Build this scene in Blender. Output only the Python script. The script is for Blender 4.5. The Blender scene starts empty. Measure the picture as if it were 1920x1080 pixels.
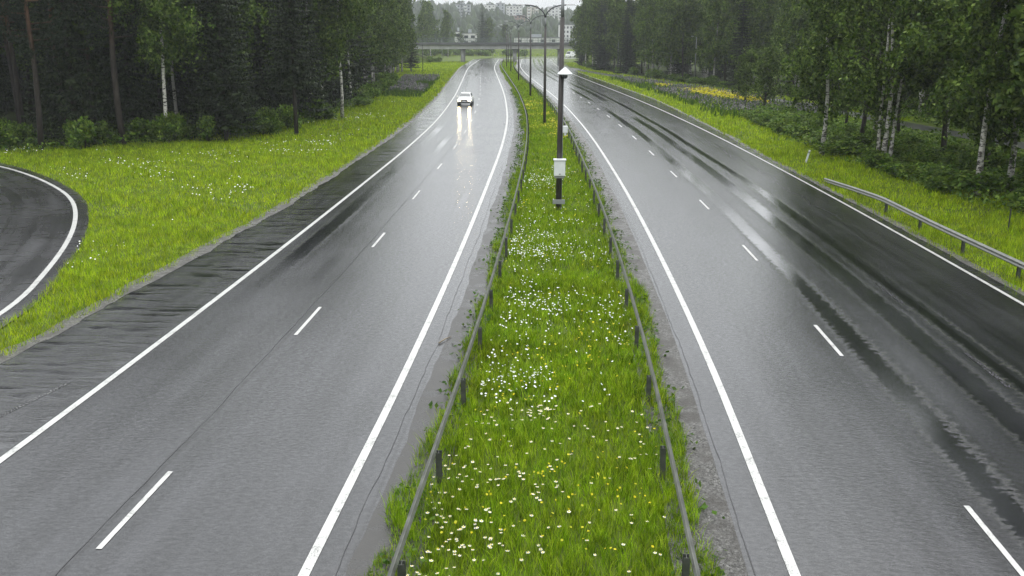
import bpy, math, random
import numpy as np
R = math.radians
rng = np.random.default_rng(7); random.seed(7)
sc = bpy.context.scene
col = sc.collection

# ------------------------------------------------------------------ camera, sky, sun, exposure
F_PX, CAM_H = 1800.0, 8.3
PITCH = math.atan(470 / F_PX)
cam_d = bpy.data.cameras.new('camera'); cam_d.sensor_width = 36; cam_d.lens = 36 * F_PX / 1920
cam_d.clip_start = 0.1; cam_d.clip_end = 9000
cam = bpy.data.objects.new('camera', cam_d); col.objects.link(cam)
cam.location = (0, 0, CAM_H); cam.rotation_euler = (math.pi / 2 - PITCH, 0, 0)
sc.camera = cam

SUN_EL, SUN_AZ = 62, 10          # overcast: a very soft brightening high in the sky ahead
world = bpy.data.worlds.new('World'); sc.world = world; world.use_nodes = True
nt = world.node_tree; nt.nodes.clear()
n_out = nt.nodes.new('ShaderNodeOutputWorld'); n_bg = nt.nodes.new('ShaderNodeBackground')
n_sky = nt.nodes.new('ShaderNodeTexSky'); n_sky.sky_type = 'NISHITA'; n_sky.sun_disc = False
n_sky.sun_elevation = R(SUN_EL); n_sky.sun_rotation = R(SUN_AZ)
n_sky.air_density = 1.0; n_sky.dust_density = 4.0; n_sky.ozone_density = 1.0
n_hs = nt.nodes.new('ShaderNodeHueSaturation'); n_hs.inputs['Saturation'].default_value = 0.12
n_tc = nt.nodes.new('ShaderNodeTexCoord'); n_sep = nt.nodes.new('ShaderNodeSeparateXYZ')
n_mr = nt.nodes.new('ShaderNodeMapRange')
n_mr.inputs['From Min'].default_value = 0; n_mr.inputs['From Max'].default_value = 1
n_mr.inputs['To Min'].default_value = 7.4; n_mr.inputs['To Max'].default_value = 23.5    # CIE overcast: zenith brighter
n_tint = nt.nodes.new('ShaderNodeVectorMath'); n_tint.operation = 'SCALE'
n_tint.inputs[0].default_value = (0.955, 0.99, 1.02)
n_mix = nt.nodes.new('ShaderNodeMix'); n_mix.data_type = 'RGBA'; n_mix.inputs['Factor'].default_value = 0.85
l = nt.links.new
l(n_sky.outputs[0], n_hs.inputs['Color']); l(n_tc.outputs['Generated'], n_sep.inputs[0]); l(n_sep.outputs['Z'], n_mr.inputs['Value'])
l(n_mr.outputs[0], n_tint.inputs['Scale']); l(n_hs.outputs[0], n_mix.inputs['A']); l(n_tint.outputs[0], n_mix.inputs['B'])
l(n_mix.outputs['Result'], n_bg.inputs['Color']); n_bg.inputs['Strength'].default_value = 0.1
l(n_bg.outputs[0], n_out.inputs['Surface'])

sun_d = bpy.data.lights.new('sun', 'SUN'); sun_d.energy = 1.4; sun_d.angle = R(50); sun_d.color = (1.0, 0.98, 0.94)
sun = bpy.data.objects.new('sun', sun_d); col.objects.link(sun)
sun.rotation_euler = (-(math.pi / 2 - R(SUN_EL)), 0, -R(SUN_AZ)); sun.location = (0, 60, 120)

vs = sc.view_settings; vs.view_transform = 'Standard'; vs.look = 'None'; vs.gamma = 1; vs.use_curve_mapping = False
vs.exposure = 0.25
sc.cycles.use_denoising = True; sc.cycles.max_bounces = 6; sc.cycles.diffuse_bounces = 3; sc.cycles.glossy_bounces = 3
sc.cycles.transmission_bounces = 3; sc.cycles.volume_bounces = 1; sc.cycles.transparent_max_bounces = 8
sc.cycles.sample_clamp_indirect = 4

# ------------------------------------------------------------------ material helpers
MAT = {}
class NT:
    def __init__(s, name):
        s.m = bpy.data.materials.new(name); s.m.use_nodes = True; s.t = s.m.node_tree; s.t.nodes.clear()
        s.out = s.t.nodes.new('ShaderNodeOutputMaterial'); MAT[name] = s.m
    def n(s, typ, **kw):
        nd = s.t.nodes.new('ShaderNode' + typ)
        for k, v in kw.items():
            if k.startswith('i_'):
                nd.inputs[k[2:].replace('_', ' ')].default_value = v
            else: setattr(nd, k, v)
        return nd
    def l(s, a, b): s.t.links.new(a, b)
    def math(s, op, a, b=None, c=None, clamp=False):
        nd = s.t.nodes.new('ShaderNodeMath'); nd.operation = op; nd.use_clamp = clamp
        for i, v in enumerate((a, b, c)):
            if v is None: continue
            if isinstance(v, (int, float)): nd.inputs[i].default_value = v
            else: s.l(v, nd.inputs[i])
        return nd.outputs[0]
    def ramp(s, f, stops, interp='LINEAR'):
        nd = s.t.nodes.new('ShaderNodeValToRGB'); e = nd.color_ramp.elements; nd.color_ramp.interpolation = interp
        while len(e) < len(stops): e.new(0.5)
        for el, (p, c) in zip(e, stops):
            el.position = p; el.color = (c, c, c, 1) if isinstance(c, (int, float)) else (*c, 1)
        s.l(f, nd.inputs[0]); return nd.outputs[0]
    def noise(s, vec, scale, detail=2, rough=0.5, dist=0):
        nd = s.n('TexNoise'); nd.inputs['Scale'].default_value = scale; nd.inputs['Detail'].default_value = detail
        nd.inputs['Roughness'].default_value = rough; nd.inputs['Distortion'].default_value = dist
        if vec is not None: s.l(vec, nd.inputs['Vector'])
        return nd.outputs['Fac']
    def map(s, vec, scale=(1, 1, 1), loc=(0, 0, 0)):
        nd = s.n('Mapping'); nd.inputs['Scale'].default_value = scale; nd.inputs['Location'].default_value = loc
        s.l(vec, nd.inputs[0]); return nd.outputs[0]
    def mixc(s, f, a, b):
        nd = s.t.nodes.new('ShaderNodeMix'); nd.data_type = 'RGBA'
        for k, v in (('Factor', f), ('A', a), ('B', b)):
            if isinstance(v, (int, float)): nd.inputs[k].default_value = v
            elif isinstance(v, tuple): nd.inputs[k].default_value = (*v, 1)
            else: s.l(v, nd.inputs[k])
        return nd.outputs['Result']
    def bsdf(s, col=None, rough=None, spec=0.5, metal=0, normal=None):
        b = s.n('BsdfPrincipled')
        for k, v in (('Base Color', col), ('Roughness', rough), ('Specular IOR Level', spec), ('Metallic', metal)):
            if v is None: continue
            if isinstance(v, (int, float)): b.inputs[k].default_value = v
            elif isinstance(v, tuple): b.inputs[k].default_value = (*v, 1)
            else: s.l(v, b.inputs[k])
        if normal is not None: s.l(normal, b.inputs['Normal'])
        s.l(b.outputs[0], s.out.inputs['Surface']); return b
    def bump(s, h, strength, dist=0.01):
        nd = s.n('Bump'); nd.inputs['Strength'].default_value = strength; nd.inputs['Distance'].default_value = dist
        s.l(h, nd.inputs['Height']); return nd.outputs[0]

def pos(t): return t.n('NewGeometry').outputs['Position']
def simple(name, c, rough=0.5, spec=0.5, metal=0, var=0.25, scale=3.0):
    t = NT(name); g = t.n('TexCoord').outputs['Object']
    f = t.noise(g, scale, 4, 0.6)
    lo = tuple(x * (1 - var) for x in c); hi = tuple(min(1, x * (1 + var)) for x in c)
    t.bsdf(t.ramp(f, [(0.3, lo), (0.7, hi)]), rough, spec, metal)
    return t.m

def leafmat(name, cols, trans=0.35, rough=0.55, rand_obj=0.12, patch=0.0, clump=0.0, cscale=5.0):
    """thin leaves: random per leaf, a little per plant, some light passing through"""
    t = NT(name); g = t.n('NewGeometry'); oi = t.n('ObjectInfo')
    n = len(cols)
    c = t.ramp(g.outputs['Random Per Island'], [(i / max(1, n - 1), cc) for i, cc in enumerate(cols)])
    hs = t.n('HueSaturation'); t.l(c, hs.inputs['Color'])
    v = t.math('MULTIPLY_ADD', oi.outputs['Random'], rand_obj * 2, 1 - rand_obj)
    if patch:
        f = t.noise(g.outputs['Position'], 0.35, 3, 0.6)
        v = t.math('MULTIPLY', v, t.math('MULTIPLY_ADD', f, patch * 2, 1 - patch))
        f2 = t.noise(g.outputs['Position'], 0.8, 2, 0.5)
        t.l(t.math('MULTIPLY_ADD', f2, 0.05, 0.475), hs.inputs['Hue'])
    if clump:
        f3 = t.noise(g.outputs['Position'], cscale, 2, 0.6)
        v = t.math('MULTIPLY', v, t.ramp(f3, [(0.32, 1 - clump), (0.5, 1.0), (0.68, 1 + clump)]))
    t.l(v, hs.inputs['Value'])
    b = t.n('BsdfPrincipled'); t.l(hs.outputs[0], b.inputs['Base Color']); b.inputs['Roughness'].default_value = rough
    b.inputs['Specular IOR Level'].default_value = 0.12
    tr = t.n('BsdfTranslucent'); t.l(hs.outputs[0], tr.inputs['Color'])
    mx = t.n('MixShader'); mx.inputs[0].default_value = trans
    t.l(b.outputs[0], mx.inputs[1]); t.l(tr.outputs[0], mx.inputs[2]); t.l(mx.outputs[0], t.out.inputs['Surface'])
    return t.m

# --- wet asphalt, in road coordinates (UV: u = metres across, v = metres along)
def asphalt(name, ruts, film, base=(0.021, 0.0213, 0.0235), pool=0.0, seams=(), start=0.0):
    t = NT(name); uv = t.n('UVMap').outputs[0]; sep = t.n('SeparateXYZ'); t.l(uv, sep.inputs[0])
    u = sep.outputs[0]
    P = pos(t)
    wob = t.noise(t.map(uv, (0.5, 0.03, 1)), 1, 2)
    uw = t.math('ADD', u, t.math('MULTIPLY_ADD', wob, 0.7, -0.35))
    # smooth standing water in the wheel ruts, broken up along the road
    edge = t.noise(t.map(P, (3.0, 6.0, 1)), 1, 6, 0.72)
    rut = None
    for u0, w, thr in ruts:
        d = t.math('ABSOLUTE', t.math('SUBTRACT', uw, u0))
        d = t.math('ADD', d, t.math('MULTIPLY_ADD', edge, 1.05, -0.52))
        k = t.n('MapRange', interpolation_type='SMOOTHSTEP'); t.l(d, k.inputs['Value'])
        k.inputs['From Min'].default_value = w; k.inputs['From Max'].default_value = w * 0.55
        along = t.noise(t.map(uv, (0.05, 0.035, 1), (u0, 3.1 * u0, 0)), 1, 2)
        on = t.ramp(along, [(thr, 0), (thr + 0.14, 1)])
        kk = t.math('MULTIPLY', k.outputs[0], on)
        rut = kk if rut is None else t.math('MAXIMUM', rut, kk)
    if rut is not None and start:      # the standing water begins where the ruts deepen
        w0 = t.n('MapRange', interpolation_type='SMOOTHSTEP'); t.l(sep.outputs[1], w0.inputs['Value']); w0.inputs['From Min'].default_value = start; w0.inputs['From Max'].default_value = start + 9
        rut = t.math('MULTIPLY', rut, w0.outputs[0])
    if pool:
        f = t.noise(t.map(uv, (0.42, 2.0, 1), (4, 9, 0)), 1, 6, 0.68)
        pk = t.ramp(f, [(pool + 0.02, 0), (pool + 0.12, 1)])
        rut = pk if rut is None else t.math('MAXIMUM', rut, pk)
    streak = t.noise(t.map(uv, (1.6, 0.06, 1)), 1, 3, 0.6)
    grain = t.noise(P, 38, 3, 0.7)
    fine = t.noise(P, 150, 2, 0.6)
    big = t.noise(P, 0.22, 3, 0.6)
    cr = t.math('MULTIPLY_ADD', grain, 0.5, t.math('MULTIPLY_ADD', fine, 0.5, t.math('MULTIPLY_ADD', streak, 0.7, t.math('MULTIPLY', big, 0.5))))
    cr = t.math('MULTIPLY', cr, 0.46)
    c = t.ramp(cr, [(0.40, tuple(x * 0.35 for x in base)), (0.5, base), (0.62, tuple(x * 2.0 for x in base))])
    for u0, w in seams:           # sealed joints between paver widths: darker binder
        d = t.math('ABSOLUTE', t.math('SUBTRACT', t.math('ADD', u, t.math('MULTIPLY_ADD', wob, 0.3, -0.15)), u0))
        k = t.ramp(t.math('DIVIDE', d, w), [(0.6, 1), (1.0, 0)])
        c = t.mixc(k, c, tuple(x * 0.45 for x in base))
    if rut is None: rut = t.math('MULTIPLY', big, 0)
    # wet film: general roughness varies with streaks; water in ruts is a mirror with wind ripples
    rough = t.math('MULTIPLY_ADD', streak, 0.16, film)
    rough = t.math('ADD', rough, t.math('MULTIPLY_ADD', big, 0.14, -0.07))
    mixr = t.n('Mix'); mixr.data_type = 'FLOAT'; t.l(rut, mixr.inputs['Factor']); t.l(rough, mixr.inputs['A']); mixr.inputs['B'].default_value = 0.06
    inv = t.math('SUBTRACT', 1, rut)
    hgt = t.math('MULTIPLY', t.math('ADD', t.math('MULTIPLY', grain, 0.85), t.math('MULTIPLY', t.noise(t.map(P, (5.5, 9.0, 1)), 1, 5, 0.72), 2.7)), t.math('MULTIPLY_ADD', inv, 0.72, 0.28))
    b = t.bsdf(c, mixr.outputs['Result'], 0.45, 0, t.bump(hgt, 0.4, 0.0074))
    b.inputs['IOR'].default_value = 1.45
    t.l(t.math('MAXIMUM', t.ramp(t.math('MULTIPLY_ADD', grain, 0.45, t.math('MULTIPLY', t.noise(t.map(P, (7, 12, 1)), 1, 5, 0.78), 0.7)), [(0.5, 0.3), (0.68, 1.0)]), rut), b.inputs['Coat Weight']); b.inputs['Coat IOR'].default_value = 1.38
    t.l(t.math('MULTIPLY', mixr.outputs['Result'], 0.8), b.inputs['Coat Roughness']); t.l(b.inputs['Normal'].links[0].from_socket, b.inputs['Coat Normal'])
    return t.m

asphalt('asphalt_left', [(6.35, .55, .42), (4.7, .4, .55), (2.6, .3, .62), (0.9, .3, .6)], 0.09, seams=((3.9, .06), (-0.62, .04)), start=57)
asphalt('asphalt_right', [(4.45, .5, .32), (6.25, .6, .34), (7.45, .42, .3)], 0.09, seams=((7.4, .16), (-0.75, .04)))
asphalt('asphalt_shoulder', [], 0.1, pool=0.44)
asphalt('asphalt_ramp', [], 0.2, base=(0.03, 0.03, 0.032), pool=0.52)
asphalt('asphalt_path', [], 0.24, base=(0.075, 0.075, 0.078))

t = NT('line_paint'); P = pos(t)
w = t.noise(P, 30, 4, 0.7); w2 = t.noise(P, 2.2, 3, 0.6)
k = t.ramp(t.math('MULTIPLY_ADD', w, 0.6, t.math('MULTIPLY', w2, 0.4)), [(0.38, 0), (0.47, 1)])
t.bsdf(t.mixc(k, (0.12, 0.12, 0.115), (0.47, 0.47, 0.45)), 0.35, 0.5, 0, t.bump(w, 0.2, 0.004))
t = NT('worn_paint'); P = pos(t)
w = t.noise(P, 22, 5, 0.75)
t.bsdf(t.mixc(t.ramp(w, [(0.52, 0), (0.66, 1)]), (0.025, 0.025, 0.027), (0.3, 0.3, 0.29)), 0.15)

t = NT('ground_soil'); P = pos(t)
a = t.noise(P, 0.35, 4, 0.6); b_ = t.noise(P, 6, 4, 0.7)
c = t.ramp(t.math('MULTIPLY_ADD', b_, 0.5, t.math('MULTIPLY', a, 0.5)), [(0.3, (0.04, 0.055, 0.008)), (0.55, (0.075, 0.11, 0.010)), (0.75, (0.12, 0.145, 0.016))])
t.bsdf(c, 0.9, 0.2, 0, t.bump(b_, 0.6, 0.05))
t = NT('forest_floor'); P = pos(t); b_ = t.noise(P, 2.5, 5, 0.7)
t.bsdf(t.ramp(b_, [(0.3, (0.02, 0.024, 0.010)), (0.6, (0.035, 0.05, 0.014)), (0.8, (0.06, 0.06, 0.03))]), 0.95, 0.1, 0, t.bump(b_, 0.8, 0.1))
t = NT('gravel_mat'); P = pos(t)
v = t.n('TexVoronoi'); v.inputs['Scale'].default_value = 26; t.l(P, v.inputs['Vector'])
b_ = t.noise(P, 1.1, 4, 0.7)
hs = t.ramp(v.outputs['Color'], [(0.1, (0.03, 0.028, 0.026)), (0.5, (0.07, 0.067, 0.062)), (0.95, (0.17, 0.165, 0.155))])
c = t.mixc(t.ramp(b_, [(0.45, 0), (0.6, 1)]), hs, (0.042, 0.038, 0.033))
t.bsdf(c, t.ramp(b_, [(0.35, 0.16), (0.55, 0.5)]), 0.5, 0, t.bump(v.outputs['Distance'], 0.9, 0.03))
t = NT('dirt_mat'); P = pos(t)
b_ = t.noise(P, 1.3, 5, 0.7); f_ = t.noise(P, 40, 3, 0.7)
c = t.ramp(t.math('MULTIPLY_ADD', b_, 0.6, t.math('MULTIPLY', f_, 0.4)), [(0.3, (0.014, 0.013, 0.012)), (0.6, (0.034, 0.032, 0.029)), (0.8, (0.065, 0.062, 0.056))])
t.bsdf(c, t.ramp(b_, [(0.36, 0.07), (0.5, 0.42)]), 0.5, 0, t.bump(f_, 0.5, 0.01))

leafmat('grass_near', [(0.07, 0.135, 0.003), (0.16, 0.285, 0.005), (0.25, 0.385, 0.010), (0.40, 0.50, 0.035)], 0.35, patch=0.35, clump=0.5, cscale=4.0)
leafmat('grass_verge', [(0.10, 0.17, 0.003), (0.2, 0.31, 0.005), (0.3, 0.41, 0.010), (0.42, 0.49, 0.03)], 0.35, patch=0.3, clump=0.45, cscale=1.8)
leafmat('weed_leaf', [(0.03, 0.075, 0.008), (0.06, 0.12, 0.012), (0.09, 0.15, 0.018)], 0.3, patch=0.3)
leafmat('birch_leaf', [(0.018, 0.042, 0.006), (0.045, 0.085, 0.011), (0.09, 0.145, 0.02), (0.17, 0.23, 0.05)], 0.25, clump=0.5, cscale=0.9)  # clump tones and pale end stop put top-lit leaf clusters into the colour
leafmat('broad_leaf', [(0.018, 0.04, 0.007), (0.045, 0.082, 0.012), (0.092, 0.142, 0.023), (0.17, 0.225, 0.055)], 0.25, clump=0.55, cscale=0.8)  # same here: lit and dark crown clusters painted as leaf tone
leafmat('spruce_needle', [(0.006, 0.012, 0.005), (0.011, 0.02, 0.007), (0.022, 0.034, 0.011), (0.045, 0.06, 0.024)], 0.12, clump=0.4, cscale=0.9)
leafmat('pine_needle', [(0.006, 0.012, 0.006), (0.012, 0.02, 0.009), (0.022, 0.033, 0.014)], 0.12)
leafmat('shrub_leaf', [(0.034, 0.075, 0.010), (0.068, 0.13, 0.015), (0.115, 0.185, 0.024), (0.18, 0.25, 0.04)], 0.3, patch=0.3, clump=0.5, cscale=1.3)
leafmat('far_tree_leaf', [(0.018, 0.034, 0.014), (0.03, 0.05, 0.02), (0.05, 0.075, 0.026)], 0.1)
leafmat('lupin_bloom', [(0.085, 0.075, 0.105), (0.13, 0.12, 0.14), (0.26, 0.24, 0.26), (0.08, 0.11, 0.05)], 0.2)
leafmat('yellow_bloom', [(0.5, 0.42, 0.01), (0.65, 0.55, 0.02), (0.4, 0.42, 0.03)], 0.2)
leafmat('white_petal', [(0.75, 0.75, 0.70), (0.85, 0.85, 0.82)], 0.15)

t = NT('birch_bark'); P = t.n('TexCoord').outputs['Object']
s1 = t.noise(t.map(P, (3, 3, 9)), 1, 4, 0.7); s2 = t.noise(P, 0.9, 3, 0.6)
k = t.ramp(t.math('MULTIPLY_ADD', s1, 0.7, t.math('MULTIPLY', s2, 0.3)), [(0.44, 0), (0.5, 1)])
t.bsdf(t.mixc(k, (0.035, 0.03, 0.027), (0.52, 0.5, 0.46)), 0.7)
t = NT('dark_bark'); P = t.n('TexCoord').outputs['Object']; s1 = t.noise(t.map(P, (9, 9, 2)), 1, 4, 0.7)
t.bsdf(t.ramp(s1, [(0.35, (0.016, 0.013, 0.011)), (0.7, (0.05, 0.042, 0.036))]), 0.85, 0.3, 0, t.bump(s1, 0.8, 0.05))
t = NT('pine_bark'); P = t.n('TexCoord').outputs['Object']; s1 = t.noise(t.map(P, (8, 8, 2)), 1, 4, 0.7)
sp = t.n('SeparateXYZ'); t.l(P, sp.inputs[0])
up = t.ramp(t.math('DIVIDE', sp.outputs[2], 20), [(0.28, 0), (0.5, 1)])
lo = t.ramp(s1, [(0.35, (0.016, 0.013, 0.011)), (0.7, (0.05, 0.04, 0.034))]); hi = t.ramp(s1, [(0.35, (0.06, 0.03, 0.016)), (0.7, (0.13, 0.065, 0.034))])
t.bsdf(t.mixc(up, lo, hi), 0.85, 0.3)

t = NT('galvanised'); P = pos(t); f = t.noise(P, 3, 4, 0.65)
t.bsdf(t.ramp(f, [(0.3, (0.15, 0.155, 0.14)), (0.7, (0.27, 0.275, 0.25))]), t.ramp(f, [(0.3, 0.28), (0.7, 0.45)]), 0.5, 0.4)
t = NT('post_steel'); P = pos(t); f = t.noise(P, 5, 4, 0.65)
t.bsdf(t.ramp(f, [(0.3, (0.04, 0.044, 0.038)), (0.7, (0.10, 0.105, 0.092))]), 0.5, 0.5, 0.3)
t = NT('pole_wood'); P = t.n('TexCoord').outputs['Object']; f = t.noise(t.map(P, (22, 22, 0.8)), 1, 4, 0.7)
t.bsdf(t.ramp(f, [(0.3, (0.022, 0.018, 0.016)), (0.7, (0.06, 0.052, 0.046))]), 0.5, 0.5, 0, t.bump(f, 0.5, 0.01))
simple('pole_steel', (0.2, 0.205, 0.21), 0.4, 0.5, 0.4)
simple('dark_steel', (0.045, 0.047, 0.05), 0.45, 0.5, 0.3)
simple('white_enamel', (0.72, 0.74, 0.74), 0.35, var=0.08)
simple('grey_enamel', (0.26, 0.27, 0.27), 0.45, var=0.12)
simple('concrete', (0.38, 0.38, 0.37), 0.75, var=0.2, scale=0.6)
simple('concrete_dark', (0.085, 0.088, 0.09), 0.7, var=0.2, scale=0.6)
simple('bridge_rail', (0.10, 0.125, 0.115), 0.5, 0.5, 0.2)
simple('car_white', (0.78, 0.78, 0.77), 0.18, var=0.03)
simple('car_black', (0.014, 0.014, 0.015), 0.35)
simple('tyre', (0.016, 0.016, 0.016), 0.8)
simple('rim', (0.35, 0.35, 0.36), 0.3, 0.5, 0.8)
simple('wall_white', (0.62, 0.62, 0.60), 0.7, var=0.06, scale=0.3)
simple('wall_grey', (0.3, 0.32, 0.34), 0.7, var=0.06, scale=0.3)
simple('wall_beige', (0.48, 0.44, 0.38), 0.7, var=0.06, scale=0.3)
simple('wall_brown', (0.2, 0.13, 0.10), 0.7, var=0.06, scale=0.3)
simple('roof_dark', (0.12, 0.12, 0.125), 0.6)
simple('stick_wood', (0.2, 0.16, 0.11), 0.7)
simple('soil_dark', (0.05, 0.04, 0.03), 0.9)
t = NT('glass_dark'); t.bsdf((0.03, 0.04, 0.045), 0.06, 0.6)
t = NT('headlight'); e = t.n('Emission'); e.inputs['Color'].default_value = (1, 0.8, 0.46, 1); e.inputs['Strength'].default_value = 60
t.l(e.outputs[0], t.out.inputs['Surface'])

# ------------------------------------------------------------------ mesh helpers
def tag(o, label=None, cat=None, group=None, kind=None):
    if label: o['label'] = label
    if cat: o['category'] = cat
    if group: o['group'] = group
    if kind: o['kind'] = kind
    return o
def link(name, me, parent=None):
    o = bpy.data.objects.new(name, me); col.objects.link(o)
    if parent is not None: o.parent = parent
    return o
def empty(name, loc=(0, 0, 0), rz=0):
    o = link(name, None); o.location = loc; o.rotation_euler = (0, 0, rz); o.empty_display_size = 0.3
    return o
def fast_mesh(name, V, Fc, mats, mi=None, smooth=False, uv=None):
    """V (n,3), Fc (m,k) all faces of the same size"""
    V = np.asarray(V, np.float32); Fc = np.asarray(Fc, np.int32); m, k = Fc.shape
    me = bpy.data.meshes.new(name); me.vertices.add(len(V)); me.vertices.foreach_set('co', V.ravel())
    me.loops.add(m * k); me.loops.foreach_set('vertex_index', Fc.ravel())
    me.polygons.add(m); me.polygons.foreach_set('loop_start', np.arange(0, m * k, k, dtype=np.int32))
    for mm in (mats if isinstance(mats, (list, tuple)) else [mats]): me.materials.append(MAT[mm])
    if mi is not None: me.polygons.foreach_set('material_index', np.asarray(mi, np.int32))
    if smooth: me.polygons.foreach_set('use_smooth', np.ones(m, bool))
    if uv is not None:
        ul = me.uv_layers.new(name='UVMap'); ul.data.foreach_set('uv', np.asarray(uv, np.float32)[Fc.ravel()].ravel())
    me.update(calc_edges=True)
    return me
class MB:
    def __init__(s): s.v = []; s.f = []; s.mi = []
    def add(s, vs_, fs, mi=0):
        o = len(s.v); s.v += [tuple(p) for p in vs_]; s.f += [[i + o for i in f] for f in fs]; s.mi += [mi] * len(fs); return s
    def box(s, x0, x1, y0, y1, z0, z1, mi=0):
        return s.add([(x0, y0, z0), (x1, y0, z0), (x1, y1, z0), (x0, y1, z0), (x0, y0, z1), (x1, y0, z1), (x1, y1, z1), (x0, y1, z1)],
                     [(0, 3, 2, 1), (4, 5, 6, 7), (0, 1, 5, 4), (1, 2, 6, 5), (2, 3, 7, 6), (3, 0, 4, 7)], mi)
    def tube(s, pts, rad, n=8, mi=0, cap=True):
        pts = [np.array(p, float) for p in pts]; rad = rad if hasattr(rad, '__len__') else [rad] * len(pts)
        rings = []
        for i, p in enumerate(pts):
            d = pts[min(i + 1, len(pts) - 1)] - pts[max(i - 1, 0)]; d /= (np.linalg.norm(d) + 1e-9)
            a = np.cross(d, (0, 0, 1)) if abs(d[2]) < 0.9 else np.cross(d, (0, 1, 0)); a /= np.linalg.norm(a); b = np.cross(d, a)
            rings.append([p + rad[i] * (math.cos(q) * a + math.sin(q) * b) for q in [2 * math.pi * j / n for j in range(n)]])
        vs_ = [v for r in rings for v in r]; fs = []
        for i in range(len(pts) - 1):
            for j in range(n):
                fs.append((i * n + j, i * n + (j + 1) % n, (i + 1) * n + (j + 1) % n, (i + 1) * n + j))
        if cap:
            fs.append(tuple(range(n - 1, -1, -1))); fs.append(tuple((len(pts) - 1) * n + j for j in range(n)))
        return s.add(vs_, fs, mi)
    def mesh(s, name, mats, smooth=False, bevel=0):
        me = bpy.data.meshes.new(name); me.from_pydata(s.v, [], s.f)
        for m in (mats if isinstance(mats, (list, tuple)) else [mats]): me.materials.append(MAT[m])
        me.polygons.foreach_set('material_index', s.mi)
        if smooth: me.polygons.foreach_set('use_smooth', [True] * len(s.f))
        me.update(); return me
    def build(s, name, mats, parent=None, smooth=False, loc=None, bevel=0):
        o = link(name, s.mesh(name, mats, smooth), parent)
        if loc is not None: o.location = loc
        if bevel:
            b = o.modifiers.new('bevel', 'BEVEL'); b.width = bevel; b.segments = 2; b.limit_method = 'ANGLE'
        return o
def copy_tree(o, parent=None):
    c = o.copy(); col.objects.link(c); c.parent = parent
    for ch in list(o.children): copy_tree(ch, c)
    return c

# ------------------------------------------------------------------ pixel -> place on a horizontal plane
def gp(x, y, z=0.0):
    c, s = math.cos(PITCH), math.sin(PITCH); u, v = x - 960, y - 540
    tt = (z - CAM_H) / (-F_PX * s - v * c)
    return np.array((u * tt, (F_PX * c - v * s) * tt))

# ------------------------------------------------------------------ road curves
def spline(pts, step=1.0):
    """dense smooth polyline through points, Catmull-Rom"""
    P = np.array(pts, float); P = np.vstack([2 * P[0] - P[1], P, 2 * P[-1] - P[-2]]); out = []
    for i in range(1, len(P) - 2):
        p0, p1, p2, p3 = P[i - 1:i + 3]; n = max(2, int(np.linalg.norm(p2 - p1) / step))
        for q in np.linspace(0, 1, n, endpoint=False):
            out.append(0.5 * ((2 * p1) + (-p0 + p2) * q + (2 * p0 - 5 * p1 + 4 * p2 - p3) * q * q + (-p0 + 3 * p1 - 3 * p2 + p3) * q ** 3))
    out.append(P[-2]); return np.array(out)
class Curve:
    def __init__(s, pts, smooth=9):
        p = spline(pts); d = np.r_[0, np.cumsum(np.linalg.norm(np.diff(p, axis=0), axis=1))]
        n = int(d[-1]); S = np.linspace(0, d[-1], n + 1); p = np.c_[np.interp(S, d, p[:, 0]), np.interp(S, d, p[:, 1])]
        k = np.ones(smooth) / smooth; h = smooth // 2
        q = np.vstack([2 * p[0] - p[h:0:-1], p, 2 * p[-1] - p[-2:-h - 2:-1]])
        p = np.c_[np.convolve(q[:, 0], k, 'valid'), np.convolve(q[:, 1], k, 'valid')]
        s.S = S; s.p = p; tg = np.gradient(p, axis=0); tg /= np.linalg.norm(tg, axis=1)[:, None]; s.n = np.c_[tg[:, 1], -tg[:, 0]]   # n points right
        s.len = S[-1]
    def at(s, S, u=0.0):
        S = np.asarray(S, float)
        x = np.interp(S, s.S, s.p[:, 0]); y = np.interp(S, s.S, s.p[:, 1]); nx = np.interp(S, s.S, s.n[:, 0]); ny = np.interp(S, s.S, s.n[:, 1])
        return np.stack([x + nx * u, y + ny * u], -1)
    def s_of_y(s, y): return float(np.interp(y, s.p[:380, 1], s.S[:380]))
def arc(cx, cy, r, a0, a1, n=14):
    return [(cx + r * math.cos(a), cy + r * math.sin(a)) for a in np.linspace(R(a0), R(a1), n)]
CX, CY = 54.8, 378
CL = Curve([(-5.3, -30), (-4.3, -5), (-3.33, 13.6), (-2.97, 19), (-2.5, 28), (-1.98, 40), (-1.38, 57), (-0.78, 77), (-0.5, 100), (-0.75, 125), (-1.25, 150), (-2.3, 186),
            (-3.84, 236), (-4.9, 275), (-5.3, 317), (-5.2, 350)] + arc(CX, CY, 60, 180, 80) + [(150, 436)])
CR = Curve([(1.7, -30), (3.35, -5), (4.5, 13.6), (4.95, 19.7), (5.4, 27.4), (5.9, 39), (6.32, 52), (6.6, 65), (6.83, 81), (6.86, 100), (6.6, 123), (5.9, 150), (4.72, 184.5), (3.4, 226),
            (2.7, 265), (2.5, 290), (2.8, 320), (3.4, 350)] + arc(CX, CY, 51, 180, 80) + [(150, 427)])

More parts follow.
